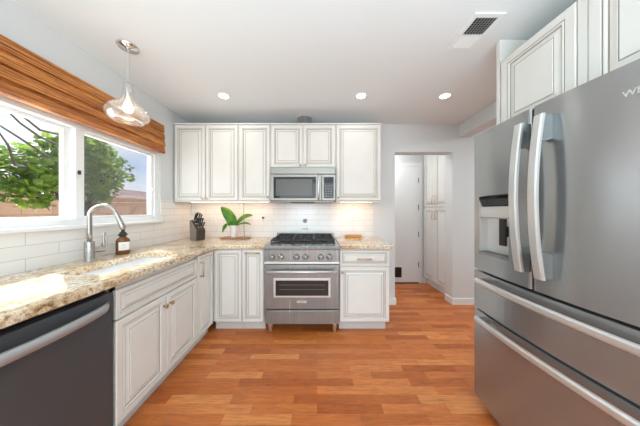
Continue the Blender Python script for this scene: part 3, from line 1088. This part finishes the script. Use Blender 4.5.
mb.tube([(xc, YB - tt - 0.0045, UZ0 - 0.014), (xc + 0.002, YB - tt - 0.0045, 1.30), (xc - 0.003, YB - tt - 0.0045, 1.20), (xc + 0.001, YB - tt - 0.0045, 1.06), (xc + 0.01, YB - tt - 0.0045, 0.919)], 0.003, mat('cord_grey', (0.16, 0.14, 0.12), 0.6), 8)
tag(mb.build('power_cord'), 'thin dark cord hanging down the tile behind the orchid', 'cord')

# ------------------------------------------------------------------ knife block
kb = Vector((-1.45, 2.44, CZ1))
t = thing('knife_block', kb, 'dark wooden knife block with black handled knives in the counter corner', 'knife block')
# built facing -Y, then turned a little towards the room
def rotz(mb, c, ang):
    Mx = Matrix.Translation(c) @ Matrix.Rotation(ang, 4, 'Z') @ Matrix.Translation(-c)
    bmesh.ops.transform(mb.bm, matrix=Mx, verts=mb.bm.verts)
KA = R(60)
mb = MB()
# side profile (y, z): leans back
side = [(-0.065, 0), (0.065, 0), (0.075, 0.235), (0.045, 0.245), (-0.075, 0.125)]
mb.prism([(kb.y + a, kb.z + b) for a, b in side], kb.x - 0.052, kb.x + 0.052, 'X', M_block, 0.004)
rotz(mb, kb, KA)
body = mb.build('block', t)
mb = MB()
mb.prism([(kb.y + a * 0.97, kb.z + 0.003 + b * 0.975) for a, b in side], kb.x - 0.0545, kb.x - 0.0515, 'X', M_blockside)
rotz(mb, kb, KA)
mb.build('side_panel', t)
nrm = Vector((0, -0.5, 0.6)).normalized()
for i, (u, v, ln) in enumerate([(-0.030, 0.85, 0.10), (-0.008, 0.88, 0.105), (0.016, 0.85, 0.10), (0.036, 0.80, 0.09), (-0.032, 0.52, 0.085), (-0.010, 0.52, 0.085), (0.014, 0.52, 0.085), (0.035, 0.50, 0.08), (-0.02, 0.2, 0.07), (0.008, 0.2, 0.07), (0.032, 0.2, 0.07)]):
    p = Vector((kb.x + u, kb.y - 0.075 + 0.12 * v, kb.z + 0.125 + 0.12 * v)) + nrm * 0.002
    d_ = (nrm + Vector((0, 0, 0.35))).normalized()
    mb = MB()
    mb.tube([p, p + d_ * 0.016], 0.0075, M_chrome, 8)
    mb.tube([p + d_ * 0.016, p + d_ * ln * 0.6, p + d_ * ln * 1.1], 0.008, M_black, 8, rad=[0.0075, 0.0085, 0.0095])
    rotz(mb, kb, KA)
    tag(mb.build('knife'), ['black handled knife in the upper row of the block', 'short black handled knife in the middle row of the block', 'small black handled knife in the bottom row of the block'][0 if i < 4 else 1 if i < 8 else 2], 'knife', ['knives in the upper row of the block', 'knives in the middle row of the block', 'knives in the bottom row of the block'][0 if i < 4 else 1 if i < 8 else 2])

# ------------------------------------------------------------------ orchid on board
bx = (237 - 317) / 77.0
by = 2.56
mb = MB()
pl = rrect(bx - 0.18, bx + 0.18, by - 0.075, by + 0.075, 0.05)
mb.prism([(p[0], p[1]) for p in pl], CZ1 + 0.0005, CZ1 + 0.018, 'Z', M_board, 0.004)
tag(mb.build('serving_board'), 'reddish brown wooden board lying under the potted orchid', 'board')
px_, pz = bx - 0.02, CZ1 + 0.0185
t = thing('potted_orchid', (px_, by, pz), 'orchid with broad green leaves in a white pot on a wooden board', 'plant')
MB().lathe([(0, 0), (0.034, 0), (0.037, 0.003), (0.052, 0.145), (0.054, 0.150), (0.050, 0.152), (0.046, 0.140), (0, 0.138)], (px_, by, pz), M_white_gloss, seg=32).build('pot', t)
MB().lathe([(0.0455, 0.1385), (0.03, 0.147), (0, 0.150)], (px_, by, pz), M_soil, seg=20).build('potting_bark', t)
def leaf(mb, pts, wmax, m, fold=0.25, side=None, n=14):
    P = [Vector(p) for p in pts]
    def bez(u):
        a, b, c, d = P
        return a * (1 - u) ** 3 + b * 3 * u * (1 - u) ** 2 + c * 3 * u * u * (1 - u) + d * u ** 3
    rows = []
    for k in range(n + 1):
        u = k / n
        c = bez(u)
        tg = (bez(min(1, u + 0.02)) - bez(max(0, u - 0.02))).normalized()
        s_ = Vector(side) if side else Vector((0, 1, 0))
        s_ = (s_ - tg * s_.dot(tg)).normalized()
        nn = tg.cross(s_)
        wd = wmax * (0.30 + 0.70 * math.sin(PI * min(1, u * 0.95 + 0.05)) ** 0.8) if u < 0.97 else wmax * 0.15
        if u > 0.5:
            wd = wmax * max(0.05, math.cos((u - 0.5) * PI * 0.98)) ** 0.6
        rows.append([mb.bm.verts.new(c + s_ * wd * f + nn * abs(f) * wd * fold) for f in (-1, -0.5, 0, 0.5, 1)])
    idx = mb.mi(m)
    for A, B in zip(rows, rows[1:]):
        for k in range(4):
            f = mb.bm.faces.new([A[k], A[k + 1], B[k + 1], B[k]]); f.material_index = idx; f.smooth = True
def V3(x, y, dy=0.0):
    s_ = 201 / (by + dy)
    return Vector(((x - 317) / s_, by + dy, EYE - (y - 211) / s_))
base = V3(235.3, 226)
for pts, wd, sd in (
    ([base, V3(231.5, 220, -0.02), V3(228, 211, -0.03), V3(221, 207.0, -0.02)], 0.064, (0.75, 0.5, 0.45)),
    ([base, V3(239, 222, -0.03), V3(243, 215, -0.05), V3(252.5, 215.5, -0.06)], 0.042, (-0.2, 0.6, 0.75)),
    ([base, V3(230, 222, -0.05), V3(224, 222.5, -0.10), V3(222.5, 232.5, -0.12)], 0.028, (0.5, 0.7, 0.4)),
    ([base, V3(240, 225, -0.05), V3(245, 221.5, -0.09), V3(250.5, 225, -0.10)], 0.026, (0, 0.9, 0.35)),
):
    mb = MB()
    leaf(mb, pts, wd, M_orchid, 0.22, sd)
    o = mb.build('leaf', t, recalc=False)
    sm = o.modifiers.new('thick', 'SOLIDIFY'); sm.thickness = 0.0018

# wooden tray, right
tx0, tx1 = (344.5 - 317) / 76, (362 - 317) / 76
mb = MB()
pl = rrect(tx0, tx1, 2.60, 2.69, 0.035)
pi2 = rrect(tx0 + 0.014, tx1 - 0.014, 2.614, 2.676, 0.025)
pb = rrect(tx0 + 0.018, tx1 - 0.018, 2.612, 2.678, 0.028)
lp = [(pb, CZ1 + 0.0005), (pl, CZ1 + 0.034), (pi2, CZ1 + 0.034), (pi2, CZ1 + 0.010)]
rg = [[mb.bm.verts.new((p[0], p[1], z)) for p in l] for l, z in lp]
mi_ = mb.mi(M_tray)
for A, B in zip(rg, rg[1:]):
    for k in range(len(A)):
        mb.bm.faces.new([A[k], A[(k + 1) % len(A)], B[(k + 1) % len(A)], B[k]])
mb.bm.faces.new(rg[0][::-1]); mb.bm.faces.new(rg[-1])
tag(mb.build('wooden_tray'), 'small oblong orange wooden dish on the counter right of the range', 'tray')

# ------------------------------------------------------------------ refrigerator
FY0, FY1 = 0.565, 1.340
FC = (FY0 + FY1) / 2
FW = FY1 - FY0
def fx(y, ext=0.0):
    u = (y - FC) / (FW / 2)
    return 1.018 + 0.026 * u * u - ext
def curved_slab(y0, y1, z0, z1, m, back=1.10, rnd0=0.012, rnd1=0.012, n=16, bev=0.004):
    poly = [(back, y0), ]
    front = []
    for k in range(n + 1):
        y = y0 + (y1 - y0) * k / n
        x = fx(y)
        d0, d1 = y - y0, y1 - y
        if d0 < rnd0: x += (rnd0 - d0) * 0.9
        if d1 < rnd1: x += (rnd1 - d1) * 0.9
        front.append((x, y))
    # extra points at the roundings
    ex = []
    for (yy, sgn, r0) in ((y0, 1, rnd0), (y1, -1, rnd1)):
        for a in (0.15, 0.4, 0.7, 1.0):
            y = yy + sgn * r0 * a
            ex.append((fx(y) + r0 * (1 - math.sin(math.acos(max(0, 1 - a)))), y))
    mid = [p for p in front if y0 + rnd0 < p[1] < y1 - rnd1]
    allp = sorted(ex + mid + [(fx(y0) + rnd0, y0), (fx(y1) + rnd1, y1)], key=lambda p: p[1])
    poly = [(back, y0)] + allp + [(back, y1)]
    mb = MB()
    mb.prism(poly, z0, z1, 'Z', m)
    for f in mb.bm.faces:
        f.smooth = abs(f.normal.z) < 0.5 and f.normal.x < -0.3
    return mb
t = thing('refrigerator', (1.45, FC, 0), 'large stainless french door refrigerator with water dispenser on the right', 'refrigerator')
MB().box((1.105, FY0 + 0.006, 0.05), (1.86, FY1 - 0.006, 1.735), M_case, 0.004).build('body', t)
zt = 1.755
dl = curved_slab(FC + 0.0035, FY1, 0.893, zt, M_fridge).build('door', t)
dr_ = curved_slab(FY0, FC - 0.0035, 0.893, zt, M_fridge).build('door', t)
tag(dl, 'left door with water dispenser')
u1 = curved_slab(FY0, FY1, 0.641, 0.880, M_fridge).build('drawer', t)
u2 = curved_slab(FY0, FY1, 0.070, 0.629, M_fridge).build('drawer', t)
tag(u1, 'shallow upper drawer'); tag(u2, 'deep lower freezer drawer')
MB().box((1.108, FC - 0.02, 0.06), (1.102, FC + 0.02, 1.74), M_black).build('gasket', t)
for y in (FY0 + 0.06, FY1 - 0.07):
    MB().box((1.09, y - 0.03, 0.0), (1.15, y + 0.03, 0.0495), M_legwood, 0.004).build('foot', t)
    MB().box((1.20, y - 0.04, 1.7352), (1.12, y + 0.04, 1.762), M_grey, 0.004).build('hinge_cover', t)
MB().box((1.12, FY0 + 0.11, 0.012), (1.14, FY1 - 0.12, 0.0498), M_black).build('grille', t)

# dispenser cavity
dy0, dy1, dz0, dz1 = 1.070, 1.278, 1.000, 1.358
cut = MB().box((0.98, dy0, dz0), (1.085, dy1, dz1), M_grey).build('cutter')
# world positions -> cutter and door are both positioned in world (parent root has a location only)
bpy.context.view_layer.update()
boolean(dl, cut)
disp = MB()
xf = fx((dy0 + dy1) / 2)
g = 0.0008
disp.box((1.078, dy0 + g, dz0 + g), (1.084, dy1 - g, dz1 - g), M_fridge_hi)
disp.box((xf + 0.001, dy0 + g, dz0 + g), (1.078, dy0 + 0.005, dz1 - g), M_grey)
disp.box((xf + 0.006, dy1 - 0.005, dz0 + g), (1.078, dy1 - g, dz1 - g), M_fridge_hi)
disp.box((xf - 0.002, dy0 + 0.005, dz0 + g), (1.078, dy1 - 0.005, dz0 + 0.016), M_steel)
dob = disp.build('water_dispenser', dl)
mb = MB()
mb.prism([(xf - 0.001, dz1 - 0.003), (xf - 0.001, dz1 - 0.022), (xf + 0.022, 1.292), (1.0775, 1.292), (1.0775, dz1 - 0.003)], dy0 + 0.006, dy1 - 0.006, 'Y', M_blackglass)
mb.build('control_display', dob)
mb = MB()
mb.prism([(xf + 0.010, 1.2915), (xf + 0.012, 1.228), (1.0775, 1.222), (1.0775, 1.2915)], dy0 + 0.006, dy1 - 0.006, 'Y', M_fridge_hi)
mb.build('nozzle_housing', dob)
mb = MB()
mb.box((1.040, 1.110, 1.07), (1.050, 1.150, 1.2215), M_black, 0.003)
mb.box((1.050, 1.120, 1.12), (1.0775, 1.140, 1.18), M_black, 0.003)
mb.build('paddle', dob)
mb = MB()
for k in range(9):
    y = dy0 + 0.03 + k * 0.019
    mb.box((xf + 0.004, y, dz0 + 0.0165), (1.07, y + 0.006, dz0 + 0.0185), M_grey)
mb.build('drip_tray', dob)

def door_handle(yc, zb, ztp, parent):
    """tall bowed handle with wedge posts"""
    mb = MB()
    n = 20
    ring = []
    for k in range(n + 1):
        u = k / n
        z = zb + (ztp - zb) * u
        bow = 1 - (2 * u - 1) ** 2
        x = fx(yc) - 0.047 - 0.030 * bow
        hw = 0.019
        ring.append([mb.bm.verts.new(q) for q in ((x + 0.013, yc - hw, z), (x + 0.003, yc - hw, z), (x - 0.001, yc - hw * 0.7, z), (x - 0.001, yc + hw * 0.7, z), (x + 0.003, yc + hw, z), (x + 0.013, yc + hw, z))])
    idx = mb.mi(M_fridge_hi)
    for A, B in zip(ring, ring[1:]):
        for k in range(6):
            f = mb.bm.faces.new([A[k], A[(k + 1) % 6], B[(k + 1) % 6], B[k]]); f.material_index = idx
    mb.bm.faces.new(ring[0]); mb.bm.faces.new(ring[-1])
    h = mb.build('handle', parent)
    for z0, z1, s_ in ((zb + 0.004, zb + 0.120, 1), (ztp - 0.120, ztp - 0.004, -1)):
        mp_ = MB()
        if s_ == 1:
            pr_ = [(fx(yc) + 0.0005, z0), (fx(yc) - 0.040, z0), (fx(yc) - 0.047, z1), (fx(yc) - 0.030, z1), (fx(yc) + 0.0005, z1 - 0.01)]
        else:
            pr_ = [(fx(yc) + 0.0005, z1), (fx(yc) - 0.040, z1), (fx(yc) - 0.047, z0), (fx(yc) - 0.030, z0), (fx(yc) + 0.0005, z0 + 0.01)]
        mp_.prism(pr_, yc - 0.016, yc + 0.016, 'Y', M_steel, 0.001)
        mp_.build('bracket', h)
door_handle(FC + 0.020, 0.975, 1.685, dl)
door_handle(FC - 0.068, 0.965, 1.690, dr_)
def drawer_handle(z, parent):
    mb = MB()
    n = 22
    ring = []
    ya, yb = FY0 + 0.035, FY1 - 0.085
    for k in range(n + 1):
        y = ya + (yb - ya) * k / n
        x = fx(y) - 0.050
        hh = 0.017
        ring.append([mb.bm.verts.new(q) for q in ((x + 0.012, y, z - hh), (x + 0.002, y, z - hh), (x - 0.003, y, z - hh * 0.5), (x - 0.003, y, z + hh * 0.5), (x + 0.002, y, z + hh), (x + 0.012, y, z + hh))])
    idx = mb.mi(M_fridge_hi)
    for A, B in zip(ring, ring[1:]):
        for k in range(6):
            f = mb.bm.faces.new([A[k], A[(k + 1) % 6], B[(k + 1) % 6], B[k]]); f.material_index = idx; f.smooth = False
    mb.bm.faces.new(ring[0]); mb.bm.faces.new(ring[-1])
    h = mb.build('handle', parent)
    for y in (ya + 0.02, yb - 0.02):
        MB().box((fx(y) - 0.040, y - 0.015, z - 0.015), (fx(y) + 0.002, y + 0.015, z + 0.013), M_steel, 0.003).build('bracket', h)
drawer_handle(0.835, u1)
drawer_handle(0.597, u2)
# maker's lettering on the near door
mb = MB()
yl = 0.614
Mx = Matrix.Translation((fx(yl) - 0.0012, yl + 0.004, 1.647)) @ Matrix(((0, 0, -1, 0), (-1, 0, 0, 0), (0, 1, 0, 0), (0, 0, 0, 1)))
cu_body = 'Whirlpool'
text_mesh(mb, cu_body, 0.029, Mx @ Matrix.Scale(1.0, 4), M_fridge_hi, 0.001)
for v in mb.bm.verts:
    v.co.x += fx(v.co.y) - fx(yl)
tag(mb.build('lettering', dr_, recalc=False), 'raised silver maker lettering')

# ------------------------------------------------------------------ cabinet over the fridge and side panel
t = thing('fridge_side_panel', (1.57, 1.387, 0), 'tall cream panel standing at the far side of the refrigerator up to the ceiling', 'panel')
MB().box((1.25, 1.375, 0), (XR - 0.005, 1.400, ZC - 0.002), M_cab).build('board', t)
FXX = 1.25
t = thing('over_fridge_cabinet', (1.58, 0.94, 1.79), 'deep cream two-door cabinet mounted above the refrigerator', 'cabinet')
MB().box((FXX + 0.0195, 0.48, 1.79), (XR - 0.005, 1.374, 2.286), M_cab).build('body', t)
panel('door', (FXX, 1.368, 1.796), -EY, -EX, 0.396, 0.484, t, 1.15)
panel('door', (FXX, 0.928, 1.796), -EY, -EX, 0.44, 0.484, t, 1.15)
MB().box((FXX + 0.003, 0.932, 1.796), (FXX + 0.019, 0.968, 2.280), M_cab, 0.002, 1).build('center_stile', t)

# ------------------------------------------------------------------ hall: door and pantry
mb = MB()
dx0, dx1 = 0.966, 1.776
mb.box((dx0, FY - 0.002, 0.02), (dx1, FY - 0.037, 2.045), M_trim, 0.002, 1)
door = struct('door_1', mb)
for z in (1.80, 1.33, 0.86, 0.33):
    MB().cyl((dx1 - 0.004, FY - 0.044, z - 0.045), (dx1 - 0.004, FY - 0.044, z + 0.045), 0.008, M_grey, 10).build('hinge', door)
pd = MB().box((1.27, FY - 0.0375, 0.11), (1.475, FY - 0.050, 0.285), M_black, 0.004).build('pet_door', door)
mb = MB()
mb.box((dx1 + 0.004, FY - 0.001, 0), (dx1 + 0.068, FY - 0.022, 2.052), M_trim, 0.003, 1)
mb.box((dx0 - 0.07, FY - 0.001, 2.052), (dx1 + 0.068, FY - 0.022, 2.115), M_trim, 0.003, 1)
mb.box((dx0 - 0.07, FY - 0.001, 0), (dx0 - 0.006, FY - 0.022, 2.052), M_trim, 0.003, 1)
struct('trim_4', mb)
MB().box((dx0, FY - 0.040, 0.0005), (dx1, FY - 0.004, 0.018), M_black).build('door_gap_shade', door)  # black strip standing in for the dark gap under the door

PXF = 1.885
t = thing('pantry_cabinet', (2.2, 3.2, 0), 'tall cream pantry cabinet with four doors in the hall beyond the doorway', 'cabinet')
MB().box((PXF + 0.0195, YB + T + 0.012, TOE), (2.5, FY - 0.005, 2.40), M_cab).build('body', t)
MB().box((PXF + 0.05, YB + T + 0.012, 0), (2.5, FY - 0.005, TOE), M_trim).build('toe_kick', t)
pz = 1.325
for y0, y1, side in ((2.890, 3.205, 1), (3.212, 3.535, 0)):
    for z0, z1, hz in ((TOE + 0.004, pz - 0.010, (1.13, 1.27)), (pz + 0.010, 2.39, (1.37, 1.51))):
        d_ = panel('door', (PXF, y1, z0), -EY, -EX, y1 - y0, z1 - z0, t, 0.95)
        yy = y1 - 0.04 if side else y0 + 0.04
        bar_pull((PXF, yy, hz[0]), (PXF, yy, hz[1]), (-1, 0, 0), d_, off=0.03, r=0.0065)

lamp('hall_fill', 'AREA', (1.0, 3.2, 2.43), 8.5, (0.95, 0.98, 1.0), (0, 0, -1), shape='DISK', size=0.5)  # unseen lamp, placed to brighten the pantry and hall door

# ------------------------------------------------------------------ ceiling lights
for x, lab in ((-0.95, 'left recessed ceiling light, nearest the window'), (0.45, 'middle recessed ceiling light, between the other two'), (1.305, 'right recessed ceiling light, nearest the fridge side')):
    t = thing('recessed_light', (x, 2.05, ZC - 0.006), lab, 'ceiling light', None)
    MB().lathe([(0.046, -0.0001), (0.065, -0.0001), (0.065, -0.004), (0.050, -0.006), (0.046, -0.004), (0.046, -0.0001)], (x, 2.05, ZC), M_trim, seg=32).build('trim_ring', t)
    MB().lathe([(0, -0.003), (0.0455, -0.003), (0.0455, -0.0004), (0, -0.0004)], (x, 2.05, ZC), M_lamp, seg=32).build('lens', t)
    lamp('recessed_glow', 'AREA', (x, 2.05, ZC - 0.012), 0.8, (1.0, 0.98, 0.95), (0, 0, -1), shape='DISK', size=0.09)

# ceiling vent
VX0, VX1, VY0, VY1 = 0.935, 1.120, 1.185, 1.460
t = thing('ceiling_vent', ((VX0 + VX1) / 2, (VY0 + VY1) / 2, ZC - 0.012), 'white rectangular air vent register set in the ceiling', 'vent')
fw = 0.028
mb = MB()
zf0, zf1 = ZC - 0.010, ZC - 0.0003
mb.box((VX0, VY0, zf0), (VX0 + fw, VY1, zf1), M_trim, 0.002, 1)
mb.box((VX1 - fw, VY0, zf0), (VX1, VY1, zf1), M_trim, 0.002, 1)
mb.box((VX0 + fw, VY0, zf0), (VX1 - fw, VY0 + fw, zf1), M_trim, 0.002, 1)
mb.box((VX0 + fw, VY1 - fw, zf0), (VX1 - fw, VY1, zf1), M_trim, 0.002, 1)
ymv = 1.335
mb.box((VX0 + fw, ymv - 0.004, zf0), (VX1 - fw, ymv + 0.004, zf1), M_trim)
mb.build('frame', t)
MB().box((VX0 + fw, VY0 + fw, ZC - 0.0022), (VX1 - fw, VY1 - fw, ZC - 0.0006), M_black).build('backing', t)
mb = MB()
ncell = 8
M_louver = mat('louver_grey', (0.42, 0.42, 0.42), 0.5)
for k in range(ncell):
    y = VY0 + fw + (ymv - 0.004 - VY0 - fw) * (k + 0.5) / ncell
    mb.face([(VX0 + fw, y - 0.001, zf0), (VX1 - fw, y - 0.001, zf0), (VX1 - fw, y + 0.004, ZC - 0.0024), (VX0 + fw, y + 0.004, ZC - 0.0024)], M_louver)
for k in range(1, 7):
    x = VX0 + fw + (VX1 - VX0 - 2 * fw) * k / 7
    mb.box((x - 0.0012, VY0 + fw, zf0), (x + 0.0012, ymv - 0.004, zf0 + 0.003), M_louver)
mb.build('louver', t, recalc=False)
mb = MB()
for k in range(9):
    y = ymv + 0.004 + (VY1 - fw - ymv - 0.004) * (k + 0.5) / 9
    mb.face([(VX0 + fw, y + 0.0055, zf0), (VX1 - fw, y + 0.0055, zf0), (VX1 - fw, y - 0.006, ZC - 0.0024), (VX0 + fw, y - 0.006, ZC - 0.0024)], M_trim)
mb.build('louver', t, recalc=False)

# ------------------------------------------------------------------ pendant
pc = Vector((-1.344, 1.43, ZC))
t = thing('pendant_light', pc, 'clear glass pendant lamp with chrome canopy hanging over the sink', 'pendant light')
MB().lathe([(0, -0.0003), (0.062, -0.0003), (0.064, -0.006), (0.058, -0.016), (0.02, -0.020), (0.008, -0.030), (0, -0.030)], pc, M_chrome, seg=36).build('canopy', t)
MB().cyl(pc + Vector((0, 0, -0.03)), (pc.x, pc.y, 2.165), 0.0028, mat('clear_cord', (0.55, 0.55, 0.55), 0.3), 8).build('cord', t)
MB().lathe([(0, 0.035), (0.014, 0.032), (0.018, 0.02), (0.018, -0.075), (0.014, -0.08), (0, -0.08)], (pc.x, pc.y, 2.135), M_chrome, seg=20).build('socket', t)
MB().lathe([(0, 0), (0.012, -0.002), (0.016, -0.02), (0.026, -0.045), (0.029, -0.062), (0.024, -0.080), (0.012, -0.090), (0, -0.092)], (pc.x, pc.y, 2.055), M_bulb, seg=20).build('bulb', t)
pr = [(0.0, 2.172), (0.020, 2.172), (0.024, 2.167), (0.024, 2.15), (0.026, 2.12), (0.031, 2.08), (0.042, 2.045), (0.070, 2.020), (0.100, 2.000), (0.118, 1.975), (0.122, 1.955), (0.114, 1.930), (0.096, 1.912), (0.076, 1.904)]
mb = MB().lathe([(r, z - pc.z) for r, z in pr], pc, M_pendant, seg=48)
sh = mb.build('glass_shade', t, recalc=False)
sm = sh.modifiers.new('thick', 'SOLIDIFY'); sm.thickness = 0.003
lamp('pendant_glow', 'POINT', (pc.x, pc.y, 1.99), 1.8, (1.0, 0.78, 0.52), shadow_soft_size=0.03)

# ------------------------------------------------------------------ bamboo shade
mb = MB()
bx_ = XL + 0.001
zz = [2.180, 2.178, 2.105, 2.098, 2.030, 2.022, 1.955, 1.948, 1.882, 1.878]
prf = [(bx_, 2.182), (bx_ + 0.060, 2.182), (bx_ + 0.066, 2.110), (bx_ + 0.052, 2.106), (bx_ + 0.060, 2.100), (bx_ + 0.072, 2.035), (bx_ + 0.055, 2.030),
       (bx_ + 0.066, 2.022), (bx_ + 0.078, 1.960), (bx_ + 0.058, 1.955), (bx_ + 0.066, 1.948), (bx_ + 0.074, 1.886), (bx_ + 0.060, 1.880), (bx_ + 0.012, 1.885), (bx_, 1.93)]
mb.prism(prf, 0.66, 2.155, 'Y', M_bamboo)
t = mb.build('bamboo_shade')
tag(t, 'folded brown woven bamboo roman shade above the window', 'window shade')

# ------------------------------------------------------------------ outside
tag(MB().box((-20, -12, -0.10), (XL - T - 0.01, 24, -0.02), M_yard).build('yard'), kind='structure')
mb = MB()
mb.box((-5.2, -6, -0.02), (-5.0, 14, 1.57), M_block_wall)
mb.box((-5.22, -6, 1.57), (-4.98, 14, 1.61), M_block_wall)
tag(mb.build('garden_wall'), 'tan concrete block wall outside the window', 'garden wall')
t = thing('neighbor_house', (-11, 4, 0), 'neighboring house with pinkish tiled roof beyond the garden wall', 'house')
MB().box((-14, -4, -0.02), (-8.6, 13, 1.60), M_stucco).build('wall', t)
mb = MB()
Y0, Y1 = -5, 14
nt_ = 90
for sgn in (1,):
    pass
rows_ = 14
e0, e1 = Vector((-8.1, 0, 1.62)), Vector((-11.3, 0, 2.50))
for r_i in range(rows_):
    a = e0.lerp(e1, r_i / rows_); b = e0.lerp(e1, (r_i + 1) / rows_)
    a = a + Vector((0, 0, 0.07))
    mb.prism([(a.x, a.z), (b.x, b.z + 0.03), (b.x, b.z - 0.02), (a.x, a.z - 0.10)], Y0, Y1, 'Y', M_rooftile)
mb.prism([(-11.3, 2.50), (-14.5, 1.62), (-14.5, 1.58), (-11.3, 2.44)], Y0, Y1, 'Y', M_rooftile)
mb.build('roof', t)

# tree
def tree(name, base, height, crown, nleaf, label, seed, extra=None):
    rnd = random.Random(seed)
    t = thing(name, base, label, 'tree')
    b = Vector(base)
    mb = MB()
    trunk_top = b + Vector((0.05, 0.1, height * 0.55))
    mb.tube([b, b + Vector((0.04, -0.05, height * 0.3)), trunk_top], 0.05, M_bark, 10, rad=[0.055, 0.045, 0.03])
    ends = []
    for cx, cy, cz, rad in crown:
        c = Vector((cx, cy, cz))
        for _ in range(1):
            e = c + Vector((rnd.uniform(-1, 1), rnd.uniform(-1, 1), rnd.uniform(-1, 1))) * rad * 0.6
            m_ = trunk_top.lerp(e, 0.5) + Vector((rnd.uniform(-.1, .1), rnd.uniform(-.1, .1), rnd.uniform(0, .15)))
            mb.tube([trunk_top - Vector((0, 0, 0.1)), m_, e], 0.02, M_bark, 6, rad=[0.022, 0.012, 0.005])
    if extra:
        for pts in extra:
            mb.tube(pts, 0.01, M_bark, 6, rad=[0.016 - 0.011 * i / (len(pts) - 1) for i in range(len(pts))])
    mb.build('trunk', t)
    mb = MB()
    idx = mb.mi(M_leaf)
    vol = sum(c[3] ** 2 for c in crown)
    for cx, cy, cz, rad in crown:
        for _ in range(int(nleaf * rad ** 2 / vol)):
            v = Vector((rnd.gauss(0, 1), rnd.gauss(0, 1), rnd.gauss(0, 1))).normalized() * rad * rnd.uniform(0.35, 1.0)
            c = Vector((cx, cy, cz)) + v
            sz = rnd.uniform(0.028, 0.055)
            a = Vector((rnd.gauss(0, 1), rnd.gauss(0, 1), rnd.gauss(-0.3, 0.7))).normalized()
            s_ = a.cross(Vector((rnd.gauss(0, 0.6), rnd.gauss(0, 0.6), 1))).normalized()
            up = s_.cross(a)
            o_ = [(0, 0, 0), (0.35, 0.55, 0.08), (0.75, 0.75, 0.05), (1.2, 0.55, 0.0), (1.6, 0.0, -0.12)]
            mid = [mb.bm.verts.new(c + a * sz * p[0]) for p in (o_[0], o_[1], o_[2], o_[3])]
            tip = mb.bm.verts.new(c + a * sz * 1.6 - up * sz * 0.12)
            for sg in (1, -1):
                ed = [mb.bm.verts.new(c + a * sz * p[0] + s_ * sz * sg * p[1] + up * sz * p[2] * 2) for p in o_[1:4]]
                fs = [[mid[0], ed[0], mid[1]], [mid[1], ed[0], ed[1], mid[2]], [mid[2], ed[1], ed[2], mid[3]], [mid[3], ed[2], tip]]
                for fv in fs:
                    f = mb.bm.faces.new(fv if sg == 1 else fv[::-1]); f.material_index = idx
    mb.build('foliage', t, recalc=False)
    return t
def W(x, y, X):
    """point at depth plane X (left side) seen at a target position"""
    s_ = (x - 317) / X
    return Vector((X, 201 / s_, EYE - (y - 211) / s_))
def cl(x, y, X, r):
    p = W(x, y, X)
    return (p.x, p.y, p.z, r)
tree('fig_tree', (-3.5, 2.88, -0.02), 2.4,
     [cl(8, 168, -3.2, 0.17), cl(30, 158, -3.3, 0.20), cl(50, 150, -3.4, 0.20), cl(58, 141, -3.4, 0.13), cl(28, 178, -3.2, 0.20), cl(50, 172, -3.4, 0.22), cl(8, 190, -3.1, 0.15), cl(30, 195, -3.2, 0.15), cl(45, 200, -3.2, 0.09), cl(55, 187, -3.4, 0.12),
      cl(84, 146, -3.5, 0.30), cl(96, 156, -3.6, 0.28), cl(88, 170, -3.6, 0.28), cl(102, 174, -3.7, 0.28), cl(98, 140, -3.5, 0.12), cl(112, 168, -3.8, 0.18), cl(121, 160, -3.8, 0.10), cl(112, 182, -3.8, 0.16), cl(128, 176, -3.8, 0.11), cl(112, 152, -3.6, 0.08), cl(131, 168, -3.8, 0.06), cl(90, 188, -3.4, 0.26), cl(104, 190, -3.5, 0.20), cl(92, 160, -3.3, 0.28)],
     3300, 'green leafy tree with bare arching branches outside the window', 3,
     [[W(70, 150, -3.3), W(40, 137, -3.1), W(20, 123, -2.9), W(-8, 96, -2.6)], [W(60, 165, -3.3), W(35, 148, -3.0), W(15, 135, -2.8), W(-6, 122, -2.6)],
      [W(66, 136, -3.3), W(40, 130, -3.1), W(25, 118, -2.9), W(8, 104, -2.7)], [W(40, 170, -3.2), W(15, 165, -3.0), W(8, 145, -2.8), W(-4, 128, -2.6)]])
